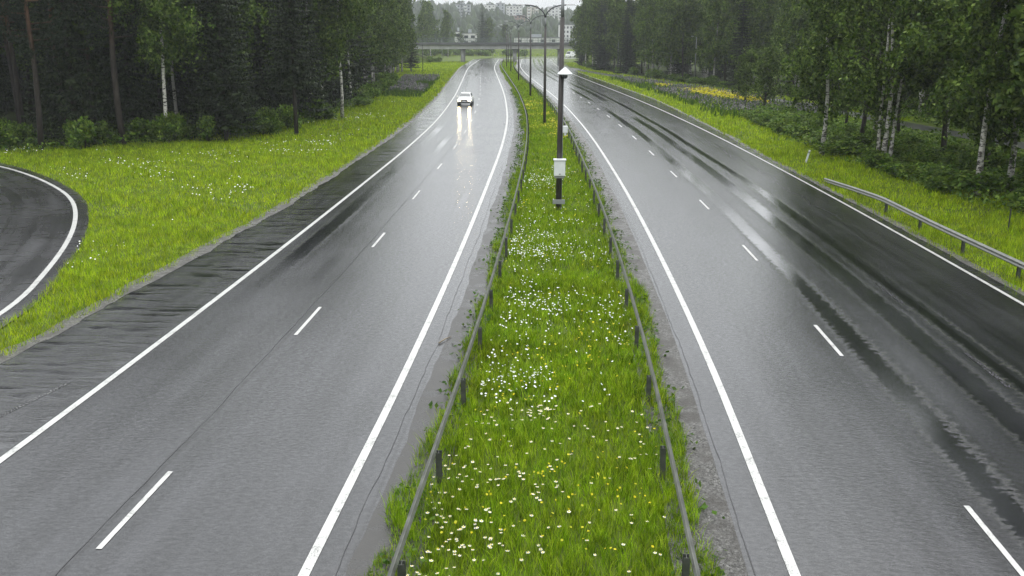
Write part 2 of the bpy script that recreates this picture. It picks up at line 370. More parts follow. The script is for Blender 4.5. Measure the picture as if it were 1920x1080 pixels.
def ribbon(name, cv, u0, u1, z, mat, s0=0, s1=None, step=2.0, nu=2, parent=None, kind=None, sub=1):
    """sheet between lateral offsets u0(s), u1(s) (positive = right of the curve); UV = (|u|, s)"""
    s1 = cv.len if s1 is None else s1
    S = np.linspace(s0, s1, max(2, int((s1 - s0) / step) + 1)); f0 = u0 if callable(u0) else (lambda q: q * 0 + u0); f1 = u1 if callable(u1) else (lambda q: q * 0 + u1)
    rows = []; uvs = []
    for j in range(nu):
        w_ = j / (nu - 1); U = f0(S) * (1 - w_) + f1(S) * w_
        p = np.stack([np.interp(S, cv.S, cv.p[:, 0]) + np.interp(S, cv.S, cv.n[:, 0]) * U, np.interp(S, cv.S, cv.p[:, 1]) + np.interp(S, cv.S, cv.n[:, 1]) * U], -1)
        rows.append(np.c_[p, np.full(len(S), z)]); uvs.append(np.c_[np.abs(U) if np.mean(U) * np.mean(f1(S) + f0(S)) >= 0 else -np.abs(U), S])
    V = np.vstack(rows); UV = np.vstack(uvs); n = len(S); Fc = []
    for j in range(nu - 1):
        i = np.arange(n - 1); Fc.append(np.c_[j * n + i, (j + 1) * n + i, (j + 1) * n + i + 1, j * n + i + 1])
    Fc = np.vstack(Fc)
    o = link(name, fast_mesh(name, V, Fc, mat, uv=UV), parent)
    if kind: o['kind'] = kind
    return o

# ------------------------------------------------------------------ ground
def plane(name, x0, x1, y0, y1, z, mat):
    return link(name, fast_mesh(name, [(x0, y0, z), (x1, y0, z), (x1, y1, z), (x0, y1, z)], [(0, 1, 2, 3)], mat))
g = plane('ground', -4000, 4000, -400, 6000, -0.06, 'ground_soil'); tag(g, 'green ground under the verges and forest', 'ground', kind='structure')

def poly_sheet(name, pts, z, mat, kind='structure'):
    me = bpy.data.meshes.new(name); me.from_pydata([(p[0], p[1], z) for p in pts], [], [list(range(len(pts)))]); me.materials.append(MAT[mat])
    ul = me.uv_layers.new(name='UVMap')
    for lp in me.loops:
        co = me.vertices[lp.vertex_index].co; ul.data[lp.index].uv = (co.x, co.y)
    me.update(); o = link(name, me); o['kind'] = kind; return o

# forest boundaries as X of Y
LBY = [68, 72, 77, 82, 89, 104, 130, 166, 215, 243, 300]; LBX = [-60, -36, -28.5, -23, -21, -19.8, -20, -21, -24, -26, -34]
RPY = [40, 60, 77, 88, 97, 115, 135, 150, 177, 216, 259, 300, 340]; RPX = [45, 42, 40.7, 39.4, 38.6, 37.6, 35.6, 33.2, 28.6, 22.8, 17.0, 15.5, 16.5]
def lbx(y): return np.interp(y, LBY, LBX)
def rpx(y): return np.interp(y, RPY, RPX)
ys = np.linspace(68, 300, 60)
poly_sheet('forest_ground_left', [(lbx(y) - 0.5, y) for y in ys] + [(-260, 300), (-260, 68)], -0.045, 'forest_floor')
ys = np.linspace(30, 318, 60)
poly_sheet('forest_ground_right', [(rpx(y) + 4.5, y) for y in ys] + [(260, 318), (260, 30)], -0.045, 'forest_floor')

# ------------------------------------------------------------------ roads
def rag(seed, amp, f=0.35):
    ph = np.random.default_rng(seed).uniform(0, 6.28, 6); fr = np.array([0.13, 0.31, 0.57, 1.1, 1.9, 2.7]) * f / 0.35; am = np.array([1, .8, .7, .5, .4, .3]); am = am / am.sum() * amp
    return lambda S: sum(a * np.sin(S * q + p) for a, q, p in zip(am, fr, ph))
rg1, rg2, rg3, rg4 = rag(1, .35), rag(2, .25), rag(3, .3), rag(4, .3)
LEN = CL.len
road_l = ribbon('road_left', CL, lambda S: 1.05 + rg1(S) * 0.6, -7.45, 0.0, 'asphalt_left', step=0.7, nu=3, kind='structure'); tag(road_l, 'wet left carriageway with two lanes', 'road')
def lsh(S):
    y = np.interp(S, CL.S, CL.p[:, 1])
    return -(7.3 + np.interp(y, [0, 20, 26, 36, 50, 90, 400], [5.5, 4.2, 3.5, 3.2, 2.65, 2.6, 2.5])) - rg2(S) * 0.5
sh = ribbon('shoulder_left', CL, -7.45, lsh, -0.002, 'asphalt_shoulder', step=0.7, nu=3, kind='structure')
road_r = ribbon('road_right', CR, lambda S: -1.0 + rg3(S) * 0.5, 10.95, 0.0, 'asphalt_right', step=0.7, nu=3, kind='structure'); tag(road_r, 'wet right carriageway with three lanes', 'road')
def rsh(S):
    y = np.interp(S, CR.S, CR.p[:, 1])
    return 10.9 + np.interp(y, [0, 70, 105, 135, 400], [.62, .62, 1.6, 2.5, 2.5]) + rg4(S) * 0.3
ribbon('shoulder_right', CR, 10.95, rsh, -0.002, 'asphalt_shoulder', step=0.7, nu=3, kind='structure')
# dirty gravelly strips along the rails
ribbon('gravel_strip_right', CR, lambda S: -1.95 + rg1(S) * 0.3, lambda S: -0.72 + rg4(S) * 0.12, 0.006, 'gravel_mat', s0=20, s1=430, step=0.5, nu=3, kind='structure')
ribbon('dirt_strip_left', CL, lambda S: 1.8 + rg1(S) * 0.3, lambda S: 0.72 + rg3(S * 1.7) * 0.42, 0.006, 'dirt_mat', s0=20, s1=430, step=0.5, nu=3, kind='structure')

def strip_line(cv, u, wd, s0, s1, parent, mat='line_paint', name='edge_line', step=1.5):
    return ribbon(name, cv, u - wd / 2, u + wd / 2, 0.0105, mat, s0, s1, step, 2, parent)
strip_line(CL, 0, 0.18, 5, LEN - 5, road_l); strip_line(CL, -7.3, 0.17, 5, LEN - 5, road_l)
strip_line(CR, 0, 0.175, 5, CR.len - 5, road_r); strip_line(CR, 10.9, 0.14, 5, CR.len - 5, road_r)
for k in range(-1, 26):
    s_ = CL.s_of_y(14.23 + 12.0 * k); strip_line(CL, -3.65, 0.105, s_, s_ + 2.97, road_l, name='lane_dash', step=1)
    y_ = 13.4 + 11.33 * k; s_ = CR.s_of_y(y_)
    strip_line(CR, 3.63, 0.105, s_, s_ + 2.85, road_r, name='lane_dash', step=1)
for y_ in (22.6, 30.2):
    s_ = CR.s_of_y(y_); strip_line(CR, 7.08, 0.13, s_, s_ + 2.6, road_r, 'worn_paint', 'lane_dash', 1)

# cracks at the paver joints, tar patches and an old worn line
simple('tar', (0.010, 0.010, 0.011), 0.35)
def wob_line(cv, u0, amp, wd, s0, s1, parent, seed, mat='tar', name='sealed_crack'):
    f = rag(seed, amp, 1.0); h = rag(seed + 50, 1.0, 1.6)
    return ribbon(name, cv, lambda S: u0 + f(S) - wd * (.55 + .4 * h(S)), lambda S: u0 + f(S) + wd * (.55 + .4 * h(S)), 0.0085, mat, s0, s1, .4, 2, parent)
wob_line(CL, .5, .07, .012, 30, 95, road_l, 101); wob_line(CR, -.62, .05, .013, 30, 150, road_r, 102)
wob_line(CL, -3.95, .05, .010, 34, 110, road_l, 103); wob_line(CR, 9.3, .5, .022, 75, 120, road_r, 104)
for y_, u_, w_, L_ in ((196, -1.5, .35, 12), (203, -2.6, .3, 9), (190, -2.1, .9, 1.2), (212, -5.2, .25, 14), (180, -4.2, .2, 10), (228, -1.0, .3, 16)):
    s_ = CL.s_of_y(y_); wob_line(CL, u_, .08, w_ / 2, s_, s_ + L_, road_l, int(y_), name='tar_patch')
q0, q1 = gp(-40, 800), gp(132, 716); dv = (q1 - q0) / np.linalg.norm(q1 - q0); nv = np.array([dv[1], -dv[0]]) * .06
ow = link('old_line', fast_mesh('old_line', [(*(q0 - nv), .003), (*(q0 + nv), .003), (*(q1 + nv), .003), (*(q1 - nv), .003)], [(0, 1, 2, 3)], 'worn_paint'), sh)
# crumbling gravel edge between the left shoulder and the grass
rg6, rg7 = rag(12, .4, .9), rag(13, .3, 1.4)
ribbon('gravel_edge_left', CL, lambda S: lsh(S) + .3 + rg7(S) * .5, lambda S: lsh(S) - .35 + rg6(S) * .5, 0.004, 'gravel_mat', s0=40, s1=330, step=.4, nu=3, kind='structure')
ribbon('gravel_edge_right', CR, lambda S: rsh(S) - .12 + rg7(S) * .25, lambda S: rsh(S) + .3 + rg6(S) * .4, 0.004, 'gravel_mat', s0=40, s1=330, step=.4, nu=3, kind='structure')

# ramp at the left, its own curve (outer asphalt edge, going away then to the left)
RE = [(-17.6, 12), (-16.0, 20), (-15.81, 28.46), (-16.25, 30.94), (-17.16, 34.48), (-18.32, 38.44), (-19.7, 42.41), (-21.23, 46.12), (-23.02, 49.82), (-25.11, 53.24), (-28.66, 58.0), (-31.73, 61.5), (-34.46, 64.2), (-41, 69), (-52, 73), (-75, 76)]
CRp = Curve(RE, 5)
rg5 = rag(9, .3)
ramp = ribbon('ramp', CRp, -7.5, lambda S: np.interp(S, [0, 20, 40, 60, 90], [.75, .65, .6, .75, .9]) + rg5(S) * 0.3, -0.012, 'asphalt_ramp', step=0.7, nu=4, kind='structure'); tag(ramp, 'dark curved slip road at the left', 'road')
ribbon('edge_line', CRp, -0.1, 0.1, 0.0005, 'line_paint', 2, CRp.len - 4, 1.0, 2, ramp)
ribbon('edge_line', CRp, -5.4, -5.25, 0.0005, 'line_paint', 2, CRp.len - 4, 1.0, 2, ramp)

# foot and cycle path on the right
CP = Curve([(46, 30), (42.5, 55), (40.7, 77), (39.4, 88), (38.6, 97), (37.6, 115), (35.6, 135), (33.2, 150), (28.6, 177), (22.8, 216), (18.4, 250), (16.9, 275)], 5)
path = ribbon('path', CP, -1.6, 1.6, -0.01, 'asphalt_path', step=1.0, nu=2, kind='structure'); tag(path, 'narrow paved path running below the right-hand trees', 'path')

# a stick lying on the left carriageway's inner shoulder
q0, q1 = gp(823, 645), gp(846, 633)
mb = MB(); dirv = (q1 - q0); mb.tube([(0, 0, .02), (dirv[0] * .5, dirv[1] * .5 + .03, .035), (dirv[0], dirv[1], .02)], [.022, .018, .01], 6)
tag(mb.build('stick', 'stick_wood', None, True, (q0[0], q0[1], 0.01)), 'short brown stick lying on the dirty shoulder left of the median', 'stick')

# ------------------------------------------------------------------ guardrails
WPROF = [(0, .42), (0, .44), (.095, .475), (.10, .50), (.095, .53), (.0, .565), (.0, .595), (.095, .63), (.10, .655), (.095, .685), (0, .722), (0, .735)]
def wbeam(name, path_pts, side, zs, parent, sc_=1.0):
    """path_pts (n,2); side = +1 if the ridges face right"""
    p = np.asarray(path_pts); tg = np.gradient(p, axis=0); tg /= np.linalg.norm(tg, axis=1)[:, None]; nn = np.c_[tg[:, 1], -tg[:, 0]] * side
    V = []; k = len(WPROF); m = len(p); W_ = [(d * sc_, .66 + (z - .66) * sc_) for d, z in WPROF]; prof = W_ + [(d - 0.006, z) for d, z in W_[::-1]]; kk = len(prof)
    for i in range(m):
        for d, z in prof: V.append((p[i, 0] + nn[i, 0] * d, p[i, 1] + nn[i, 1] * d, z + zs[i]))
    Fc = [(i * kk + j, i * kk + (j + 1) % kk, (i + 1) * kk + (j + 1) % kk, (i + 1) * kk + j) for i in range(m - 1) for j in range(kk)]
    return link(name, fast_mesh(name, V, Fc, 'galvanised', smooth=False), parent)
mbp = MB(); mbp.box(-.05, .05, -.065, -.057, -.4, .70).box(-.05, .05, .057, .065, -.4, .70).box(-.004, .004, -.057, .057, -.4, .70)
POST = mbp.mesh('post', 'post_steel')
mbs = MB(); mbs.box(-.05, .05, -.04, .04, .5, .68); BLOCK = mbs.mesh('spacer', 'post_steel')
def guardrail(cv, u_of, s0, s1, side, label, group):
    S = np.arange(s0, s1, 2.0); U = u_of(S)
    p = np.stack([np.interp(S, cv.S, cv.p[:, 0]) + np.interp(S, cv.S, cv.n[:, 0]) * U, np.interp(S, cv.S, cv.p[:, 1]) + np.interp(S, cv.S, cv.n[:, 1]) * U], -1)
    wv = 0.012 * np.sin(S * 0.31) + 0.008 * np.sin(S * 1.3)
    root = empty('guardrail', (p[0, 0], p[0, 1], 0)); tag(root, label, 'guardrail', group)
    o = wbeam('rail', p - p[0], side, wv, root, .56)
    tg = np.gradient(p, axis=0)
    for i in range(1, len(p), 2):
        a = math.atan2(tg[i, 1], tg[i, 0]); nx, ny = -math.sin(a), math.cos(a)
        po = link('post', POST, root); off = 0.10 * side
        po.location = (p[i, 0] - p[0, 0] + nx * off, p[i, 1] - p[0, 1] + ny * off, 0); po.rotation_euler = (random.uniform(-.02, .02), random.uniform(-.02, .02), a + math.pi / 2)
    return root
guardrail(CL, lambda S: np.interp(np.interp(S, CL.S, CL.p[:, 1]), [0, 20, 60, 400], [1.55, 1.64, 1.98, 1.95]), 33, 395, -1, 'long steel guardrail on the left edge of the grassy median', 'median guardrails')
guardrail(CR, lambda S: -np.interp(np.interp(S, CR.S, CR.p[:, 1]), [0, 20, 60, 400], [1.7, 1.74, 1.97, 1.95]), 33, 400, 1, 'long steel guardrail on the right edge of the grassy median', 'median guardrails')
# short rail on the right verge, dipping into the ground at its far end
gy = np.arange(18, 57.1, 1.5); gx = np.interp(gy, [18, 32, 40, 48, 52, 57], [17.7, 17.8, 17.95, 18.3, 18.5, 18.65])
zz = np.interp(gy, [18, 47, 57], [0, 0, -.52])
root = empty('guardrail', (gx[0], gy[0], 0)); tag(root, 'steel guardrail on the right verge dipping into the grass', 'guardrail')
wbeam('rail', np.c_[gx - gx[0], gy - gy[0]], -1, zz, root, .82)
for i in range(1, len(gy) - 3, 3):
    po = link('post', POST, root); po.location = (gx[i] - gx[0] + .10, gy[i] - gy[0], min(0, zz[i])); po.rotation_euler = (0, 0, math.pi)

# ------------------------------------------------------------------ grass and flowers
def blades(XY, h, w, lean=0.35, seg=2, z0=-0.05, hv=0.45):
    """tapering bent blades: seg 1 = one triangle, seg 2 = a quad split as two triangles plus tip"""
    n = len(XY); a = rng.uniform(0, 2 * math.pi, n); hh = h * (1 + hv * rng.uniform(-1, 1, n)); ww = w * rng.uniform(.6, 1.3, n)
    la = rng.uniform(0, 2 * math.pi, n); ln = lean * hh * rng.uniform(.2, 1.4, n)
    cx, cy = np.cos(a) * ww / 2, np.sin(a) * ww / 2; lx, ly = np.cos(la) * ln, np.sin(la) * ln
    z = np.full(n, z0)
    b0 = np.c_[XY[:, 0] - cx, XY[:, 1] - cy, z]; b1 = np.c_[XY[:, 0] + cx, XY[:, 1] + cy, z]
    tip = np.c_[XY[:, 0] + lx, XY[:, 1] + ly, z + hh]
    if seg == 1:
        V = np.stack([b0, b1, tip], 1).reshape(-1, 3); Fc = np.arange(3 * n).reshape(-1, 3)
    else:
        m0 = np.c_[XY[:, 0] - cx * .75 + lx * .35, XY[:, 1] - cy * .75 + ly * .35, z + hh * .6]; m1 = np.c_[XY[:, 0] + cx * .75 + lx * .35, XY[:, 1] + cy * .75 + ly * .35, z + hh * .6]
        V = np.stack([b0, b1, m1, m0, tip], 1).reshape(-1, 3); o = np.arange(n)[:, None] * 5
        Fc = np.vstack([o + [0, 1, 2], o + [0, 2, 3], o + [3, 2, 4]])
    return V, Fc
def lump(XY, s=0.6, seed=0):
    """smooth clumpy field 0..1 for density and height"""
    r = np.random.default_rng(seed); v = np.zeros(len(XY))
    for k in range(7):
        d = r.normal(0, 1, 2); d = d / np.linalg.norm(d) * r.uniform(.4, 2.2) * s; v += np.sin(XY @ d + r.uniform(0, 6.28))
    return 1 / (1 + np.exp(-v * 0.9))
def median_pts(n, y0, y1, pad_l, pad_r):
    S = rng.uniform(CL.s_of_y(y0), CL.s_of_y(y1), n)
    base = CL.at(S); uL = np.interp(base[:, 1], [0, 20, 60, 400], [1.55, 1.64, 1.98, 1.95]) - pad_l - np.maximum(rg1(S) * 1.2, -.3)
    xl = base[:, 0] + uL
    sr = np.interp(base[:, 1], CR.p[:380, 1], CR.S[:380]); xr = CR.at(sr)[:, 0] - np.interp(base[:, 1], [0, 20, 60, 400], [1.7, 1.74, 1.97, 1.95]) + pad_r + np.maximum(rg3(S) * 1.2, -.25)
    return np.c_[xl + (xr - xl) * rng.uniform(0, 1, n), base[:, 1]]
def grass_obj(name, parts, mat, label):
    V = []; Fc = []; o = 0
    for v, f in parts: V.append(v); Fc.append(f + o); o += len(v)
    ob = link(name, fast_mesh(name, np.vstack(V), np.vstack(Fc), mat)); return tag(ob, label, 'grass', kind='stuff')
MG = []
for y0, y1, den, h, w, sg in ((11, 20, 800, .27, .013, 2), (20, 34, 560, .27, .018, 2), (34, 60, 260, .27, .028, 1), (60, 120, 110, .25, .04, 1), (120, 345, 32, .28, .09, 1)):
    q = median_pts(int(den * (y1 - y0) * 5.3) // 6, y0, y1, .45, .42); q = np.repeat(q, 6, 0); q = q + rng.normal(0, .035 if y1 < 40 else .06, q.shape)
    keep = rng.uniform(0, 1, len(q)) < 0.55 + 0.45 * lump(q, .9, 3); q = q[keep]
    hh = h * (0.6 + 0.75 * lump(q, 1.2, 5))
    V, Fc = blades(q, hh, w, .55, sg); MG.append((V, Fc))
grass_obj('median_grass', MG, 'grass_near', 'tall wet green grass filling the median between the guardrails')

def region_pts(n, x0, x1, y0, y1, test):
    q = np.c_[rng.uniform(x0, x1, n), rng.uniform(y0, y1, n)]; return q[test(q)]
def nearest_x(cv, y, u): return CL.at(0) if False else np.interp(y, cv.p[:380, 1], cv.p[:380, 0])
lsx = np.array([CL.at(CL.s_of_y(y)) for y in range(10, 360)])[:, 0]; lsy = np.arange(10, 360)
LEDGE = lambda y: np.interp(y, lsy, lsx) - 7.3 - np.interp(y, [0, 20, 26, 36, 50, 90, 400], [5.5, 4.2, 3.5, 3.2, 2.65, 2.6, 2.5])
rsx = np.array([CR.at(CR.s_of_y(y)) for y in range(10, 360)])[:, 0]
REDGE = lambda y: np.interp(y, lsy, rsx) + 10.9 + np.interp(y, [0, 70, 105, 135, 400], [.62, .62, 1.6, 2.5, 2.5])
rmx = np.array([q[0] for q in RE]); rmy = np.array([q[1] for q in RE])
def ramp_edge(y): return np.interp(y, rmy, rmx) + .5 + np.interp(y, [20, 40, 60, 76], [0, .1, .35, 2])
def lverge(q): return (q[:, 0] < LEDGE(q[:, 1]) + .12 * np.sin(q[:, 1] * 3.1)) & (q[:, 0] > np.where(q[:, 1] < 76, ramp_edge(q[:, 1]), lbx(q[:, 1]) - 4)) & (q[:, 0] > -.56 * q[:, 1] - 3)
LV = []
for y0, y1, den, h, w in ((22, 45, 190, .2, .026), (45, 80, 80, .22, .042), (80, 140, 30, .25, .075), (140, 345, 9, .3, .14)):
    q = region_pts(int(den * 45 * (y1 - y0)), -52, -7, y0, y1, lverge); LV.append(blades(q, h * (.6 + .8 * lump(q, .8, 8)), w, .5, 1))
grass_obj('verge_grass_left', LV, 'grass_verge', 'yellowish green grass verge between slip road, forest and left carriageway')
def rverge(q): return (q[:, 0] > REDGE(q[:, 1]) + .12 * np.sin(q[:, 1] * 2.7)) & (q[:, 0] < np.where(q[:, 1] < 100, 27, rpx(q[:, 1]) + 5)) & (q[:, 0] < .56 * q[:, 1] + 3) & (np.abs(q[:, 0] - rpx(q[:, 1])) > 1.7)
RV = []
for y0, y1, den, h, w in ((26, 45, 170, .2, .028), (45, 80, 85, .22, .042), (80, 140, 30, .25, .075), (140, 330, 10, .3, .14)):
    q = region_pts(int(den * 32 * (y1 - y0)), 12, 44, y0, y1, rverge); RV.append(blades(q, h * (.6 + .8 * lump(q, .8, 9)), w, .5, 1))
grass_obj('verge_grass_right', RV, 'grass_verge', 'bright green grass verge along the right carriageway')

# leafy weeds creeping over the asphalt along both rails
def leaf_cards(C, size, el=1.6, up=0.5, jit=0.35):
    """diamond leaves at centres C; normals biased upward by `up`"""
    n = len(C); nrm = rng.normal(0, 1, (n, 3)); nrm[:, 2] = np.abs(nrm[:, 2]) + up; nrm /= np.linalg.norm(nrm, axis=1)[:, None]
    a = np.cross(nrm, rng.normal(0, 1, (n, 3))); a /= np.linalg.norm(a, axis=1)[:, None]; b = np.cross(nrm, a)
    s = np.asarray(size) * rng.uniform(1 - jit, 1 + jit, n); s = s[:, None]
    V = np.stack([C - a * s * el / 2, C + b * s / 2, C + a * s * el / 2 + nrm * s * .15, C - b * s / 2], 1).reshape(-1, 3)
    return V, np.arange(4 * n).reshape(-1, 4)
wp = []
for cv, u_, sd in ((CL, 1.45, -1), (CR, -1.5, 1)):
    n = 5200; S = rng.uniform(30, 190, n) ** 1.0; pq = cv.at(S); nq = np.stack([np.interp(S, cv.S, cv.n[:, 0]), np.interp(S, cv.S, cv.n[:, 1])], -1)
    U = u_ + rng.normal(0, .22, n); keep = lump(np.c_[S, S * 0], 1.1, 4) > .35
    P2 = (pq + nq * U[:, None])[keep]; wp.append(np.c_[P2, rng.uniform(0.0, .2, len(P2))])
V, Fc = leaf_cards(np.vstack(wp), .085, 1.5, .8)
tag(link('roadside_weeds', fast_mesh('roadside_weeds', V, Fc, 'weed_leaf')), 'low leafy weeds creeping out under the median guardrails', 'weeds', kind='stuff')

# daisies: a stem, a ring of petals and a yellow eye
simple('daisy_eye', (0.7, 0.5, 0.03), 0.7)
mb = MB(); mb.tube([(0, 0, -.05), (.01, 0, .3)], [.004, .003], 3, 1, False)
mb2 = []
pv = [(0.01, 0, .305)]
for j in range(10):
    a = 2 * math.pi * j / 10; r_ = .031 if j % 2 == 0 else .02; pv.append((.01 + r_ * math.cos(a), r_ * math.sin(a), .30 + (.012 if j % 2 == 0 else .004)))
mb.add(pv, [(0, j + 1, (j + 1) % 10 + 1) for j in range(10)], 0)
ev = [(0.01 + .014 * math.cos(2 * math.pi * j / 6), .014 * math.sin(2 * math.pi * j / 6), .314) for j in range(6)]
mb.add(ev, [tuple(range(6))], 2)
DAISY = mb.mesh('daisy', ['white_petal', 'weed_leaf', 'daisy_eye'])
q = median_pts(19000, 12, 62, -.25, -.2)
fx = (q[:, 0] - np.interp(q[:, 1], lsy, lsx) - 1.8) / 3.6
d1 = .42 * lump(q, .55, 21) + .38 * lump(q, 1.9, 22) + .2 * rng.uniform(0, 1, len(q))
keep = rng.uniform(0, 1, len(q)) < np.clip((d1 - .40) * .9, 0.04, 1) * np.where(fx < .62, 1, .3) * np.interp(q[:, 1], [12, 16, 25, 62], [1.0, 1.7, 1.4, .55]); q = q[keep]
q = q[np.argsort(q[:, 1])]
HH = .24 + .08 * rng.uniform(-1, 1, len(q))
for i in range(min(300, len(q))):
    o = link('daisy', DAISY); s_ = .95 + .4 * random.random(); o.location = (q[i, 0], q[i, 1], -.02); o.scale = (s_, s_, HH[i] / .3)
    o.rotation_euler = (random.uniform(-.25, .1), random.uniform(-.2, .2), random.uniform(0, 6.28))
    tag(o, 'white daisy in the near grass of the median', 'flower', 'white daisies in the median')
def heads(q, z, size, n=5, tilt=.4):
    m = len(q); C = np.c_[q, z]; nrm = np.c_[rng.normal(0, tilt, (m, 2)), np.ones(m)]; nrm[:, 1] -= .25; nrm /= np.linalg.norm(nrm, axis=1)[:, None]
    a = np.cross(nrm, (0, 1, 0.01)); a /= np.linalg.norm(a, axis=1)[:, None]; b = np.cross(nrm, a); s = (size * rng.uniform(.7, 1.3, m))[:, None]
    V = np.stack([C + s * (math.cos(2 * math.pi * j / n) * a + math.sin(2 * math.pi * j / n) * b) for j in range(n)], 1).reshape(-1, 3)
    return V, np.arange(n * m).reshape(-1, n)
rest = q[300:]; V, Fc = heads(rest, HH[300:], .025)
tag(link('daisies', fast_mesh('daisies', V, Fc, 'white_petal')), 'countless small white flowers farther along the median', 'flowers', kind='stuff')
qy = median_pts(3400, 14, 130, -.2, -.2); qy = qy[(lump(qy, .5, 33) > .72) | (rng.uniform(0, 1, len(qy)) < .06)]
V, Fc = heads(qy, rng.uniform(.12, .28, len(qy)), .02 + .0003 * qy[:, 1])
tag(link('buttercups', fast_mesh('buttercups', V, Fc, 'yellow_bloom')), 'tiny yellow flowers scattered through the median grass', 'flowers', kind='stuff')
qv = region_pts(16000, -40, -8, 30, 130, lverge); qv = qv[((.5 * lump(qv, .22, 41) + .5 * lump(qv, .9, 42)) * rng.uniform(0.2, 1, len(qv)) > .52) & (qv[:, 0] < LEDGE(qv[:, 1]) - 3)]
V, Fc = heads(qv, rng.uniform(.15, .3, len(qv)), .022 + .0003 * qv[:, 1])
tag(link('verge_daisies', fast_mesh('verge_daisies', V, Fc, 'white_petal')), 'small whitish flowers scattered over the left grass verge', 'flowers', kind='stuff')

# lupin fields: upright spikes of bloom over leaves
def lupins(test, x0, x1, y0, y1, n, yellow):
    q = region_pts(n, x0, x1, y0, y1, test); v, f = blades(q, .75, .22, .25, 1); q2 = q[(lump(q, .35, 51) > .3) & (rng.uniform(0, 1, len(q)) < .6)]; C = []
    for k in range(3): C.append(np.c_[q2 + rng.normal(0, .05, q2.shape), .55 + .16 * k + rng.uniform(0, .1, len(q2))])
    C = np.vstack(C); V, Fc = leaf_cards(C, .16, 1.5, .1)
    return (v, f), (V, Fc)
def lupL(q): return (q[:, 0] < LEDGE(q[:, 1]) - 2.2) & (q[:, 0] > lbx(q[:, 1]) + 1.0)
def lupR(q): return (q[:, 0] > REDGE(q[:, 1]) + 2.6) & (q[:, 0] < rpx(q[:, 1]) - 2)
a_, b_ = lupins(lupL, -28, -9, 140, 205, 7000, False); c_, d_ = lupins(lupR, 16, 40, 103, 205, 9000, False)
def join(L):
    V = []; Fc = []; o = 0
    for v, f in L: V.append(v); Fc.append(f + o); o += len(v)
    return np.vstack(V), np.vstack(Fc)
for side, (st, bl) in (('left', (a_, b_)), ('right', (c_, d_))):
    V, Fc = st; tag(link('lupin_leaves', fast_mesh('lupin_leaves', V, Fc, 'weed_leaf')), f'tall dull green lupin leaves on the {side} verge', 'plants', kind='stuff')
    V, Fc = bl; tag(link('lupin_blooms', fast_mesh('lupin_blooms', V, Fc, 'lupin_bloom')), f'greyish purple lupin blooms on the {side} verge', 'flowers', kind='stuff')
def yel(q):
    m = np.interp(q[:, 1], [110, 150, 175], [31.5, 27.5, 22.5]); return lupR(q) & (np.abs(q[:, 0] - m) < np.interp(q[:, 1], [118, 126, 150, 165], [.2, 2.4, 2.6, .5])) & (lump(q, .3, 61) > .25)
q = region_pts(11000, 18, 40, 116, 166, yel); V, Fc = leaf_cards(np.c_[q, rng.uniform(.6, .95, len(q))], .2, 1.2, .6)
tag(link('yellow_flowers', fast_mesh('yellow_flowers', V, Fc, 'yellow_bloom')), 'band of bright yellow flowers before the right-hand path', 'flowers', kind='stuff')

# ------------------------------------------------------------------ trees
def oriented_cards(C, A, B):
    V = np.stack([C - A, C + B, C + A, C - B], 1).reshape(-1, 3); return V, np.arange(4 * len(C)).reshape(-1, 4)
def make_birch(seed, H=19.0, base=4.5, spread=3.0, bark='birch_bark', leaf='birch_leaf', weep=1.0, nl=46, per=15, lsz=.21):
    r = np.random.default_rng(seed); tr = MB()
    bend = r.normal(0, .25, 2); zs = np.linspace(-.2, H, 9)
    tp = lambda z: np.array([bend[0] * (z / H) ** 2 * 2 + .12 * math.sin(z * .5 + seed), bend[1] * (z / H) ** 2 * 2 + .1 * math.cos(z * .43 + seed), z])
    tr.tube([tp(z) for z in zs], [.17 * (1 - .88 * max(0, z) / H) + (.05 if z < .3 else 0) for z in zs], 7)
    C = []; hang = []
    for k in range(nl):
        z = base + (H - base - .6) * ((k + r.uniform(0, 1)) / nl) ** .9; a = r.uniform(0, 6.28); f = (z - base) / (H - base)
        L = spread * (.55 + .75 * math.sin(math.pi * min(1, .18 + f * .75))) * (1.05 - f * .6) * r.uniform(.75, 1.2)
        p0 = tp(z); rise = .75 * L * (1 - .35 * weep)
        p1 = p0 + np.array([math.cos(a) * L * .55, math.sin(a) * L * .55, rise * .65]); p2 = p0 + np.array([math.cos(a) * L, math.sin(a) * L, rise * .8])
        tr.tube([p0, p1, p2], [.036 * (1.1 - f), .02 * (1.1 - f), .006], 4, 1, False)
        for j in range(per):
            q = r.uniform(.06, 1.05); p = (p0 + (p1 - p0) * q * 1.8) if q < .55 else (p1 + (p2 - p1) * (q - .55) / .45)
            p = p + r.normal(0, .28, 3) * (.6 + .4 * L / 3)
            for s in range(3):
                ln = r.uniform(.5, 1.7) * weep + .25; dr = np.array([r.normal(0, .35), r.normal(0, .35), -1.0 if weep > .5 else r.uniform(-1, .6)]); dr /= np.linalg.norm(dr)
                n = 9; tt = np.sort(r.uniform(0, 1, n))[:, None]; C.append(p + r.normal(0, .12, 3) + dr * ln * tt + r.normal(0, .07, (n, 3)))
    C = np.vstack(C); n = len(C)
    A = r.normal(0, 1, (n, 3)); A[:, 2] -= .9 * weep; A /= np.linalg.norm(A, axis=1)[:, None]; N = r.normal(0, 1, (n, 3)); N[:, 2] += .25
    B = np.cross(A, N); B /= np.linalg.norm(B, axis=1)[:, None]; s = (lsz * r.uniform(.6, 1.4, n))[:, None]
    V, Fc = oriented_cards(C, A * s * .7, B * s * .45)
    return tr.mesh('trunk', [bark, 'dark_bark'], True), fast_mesh('crown', V, Fc, leaf)
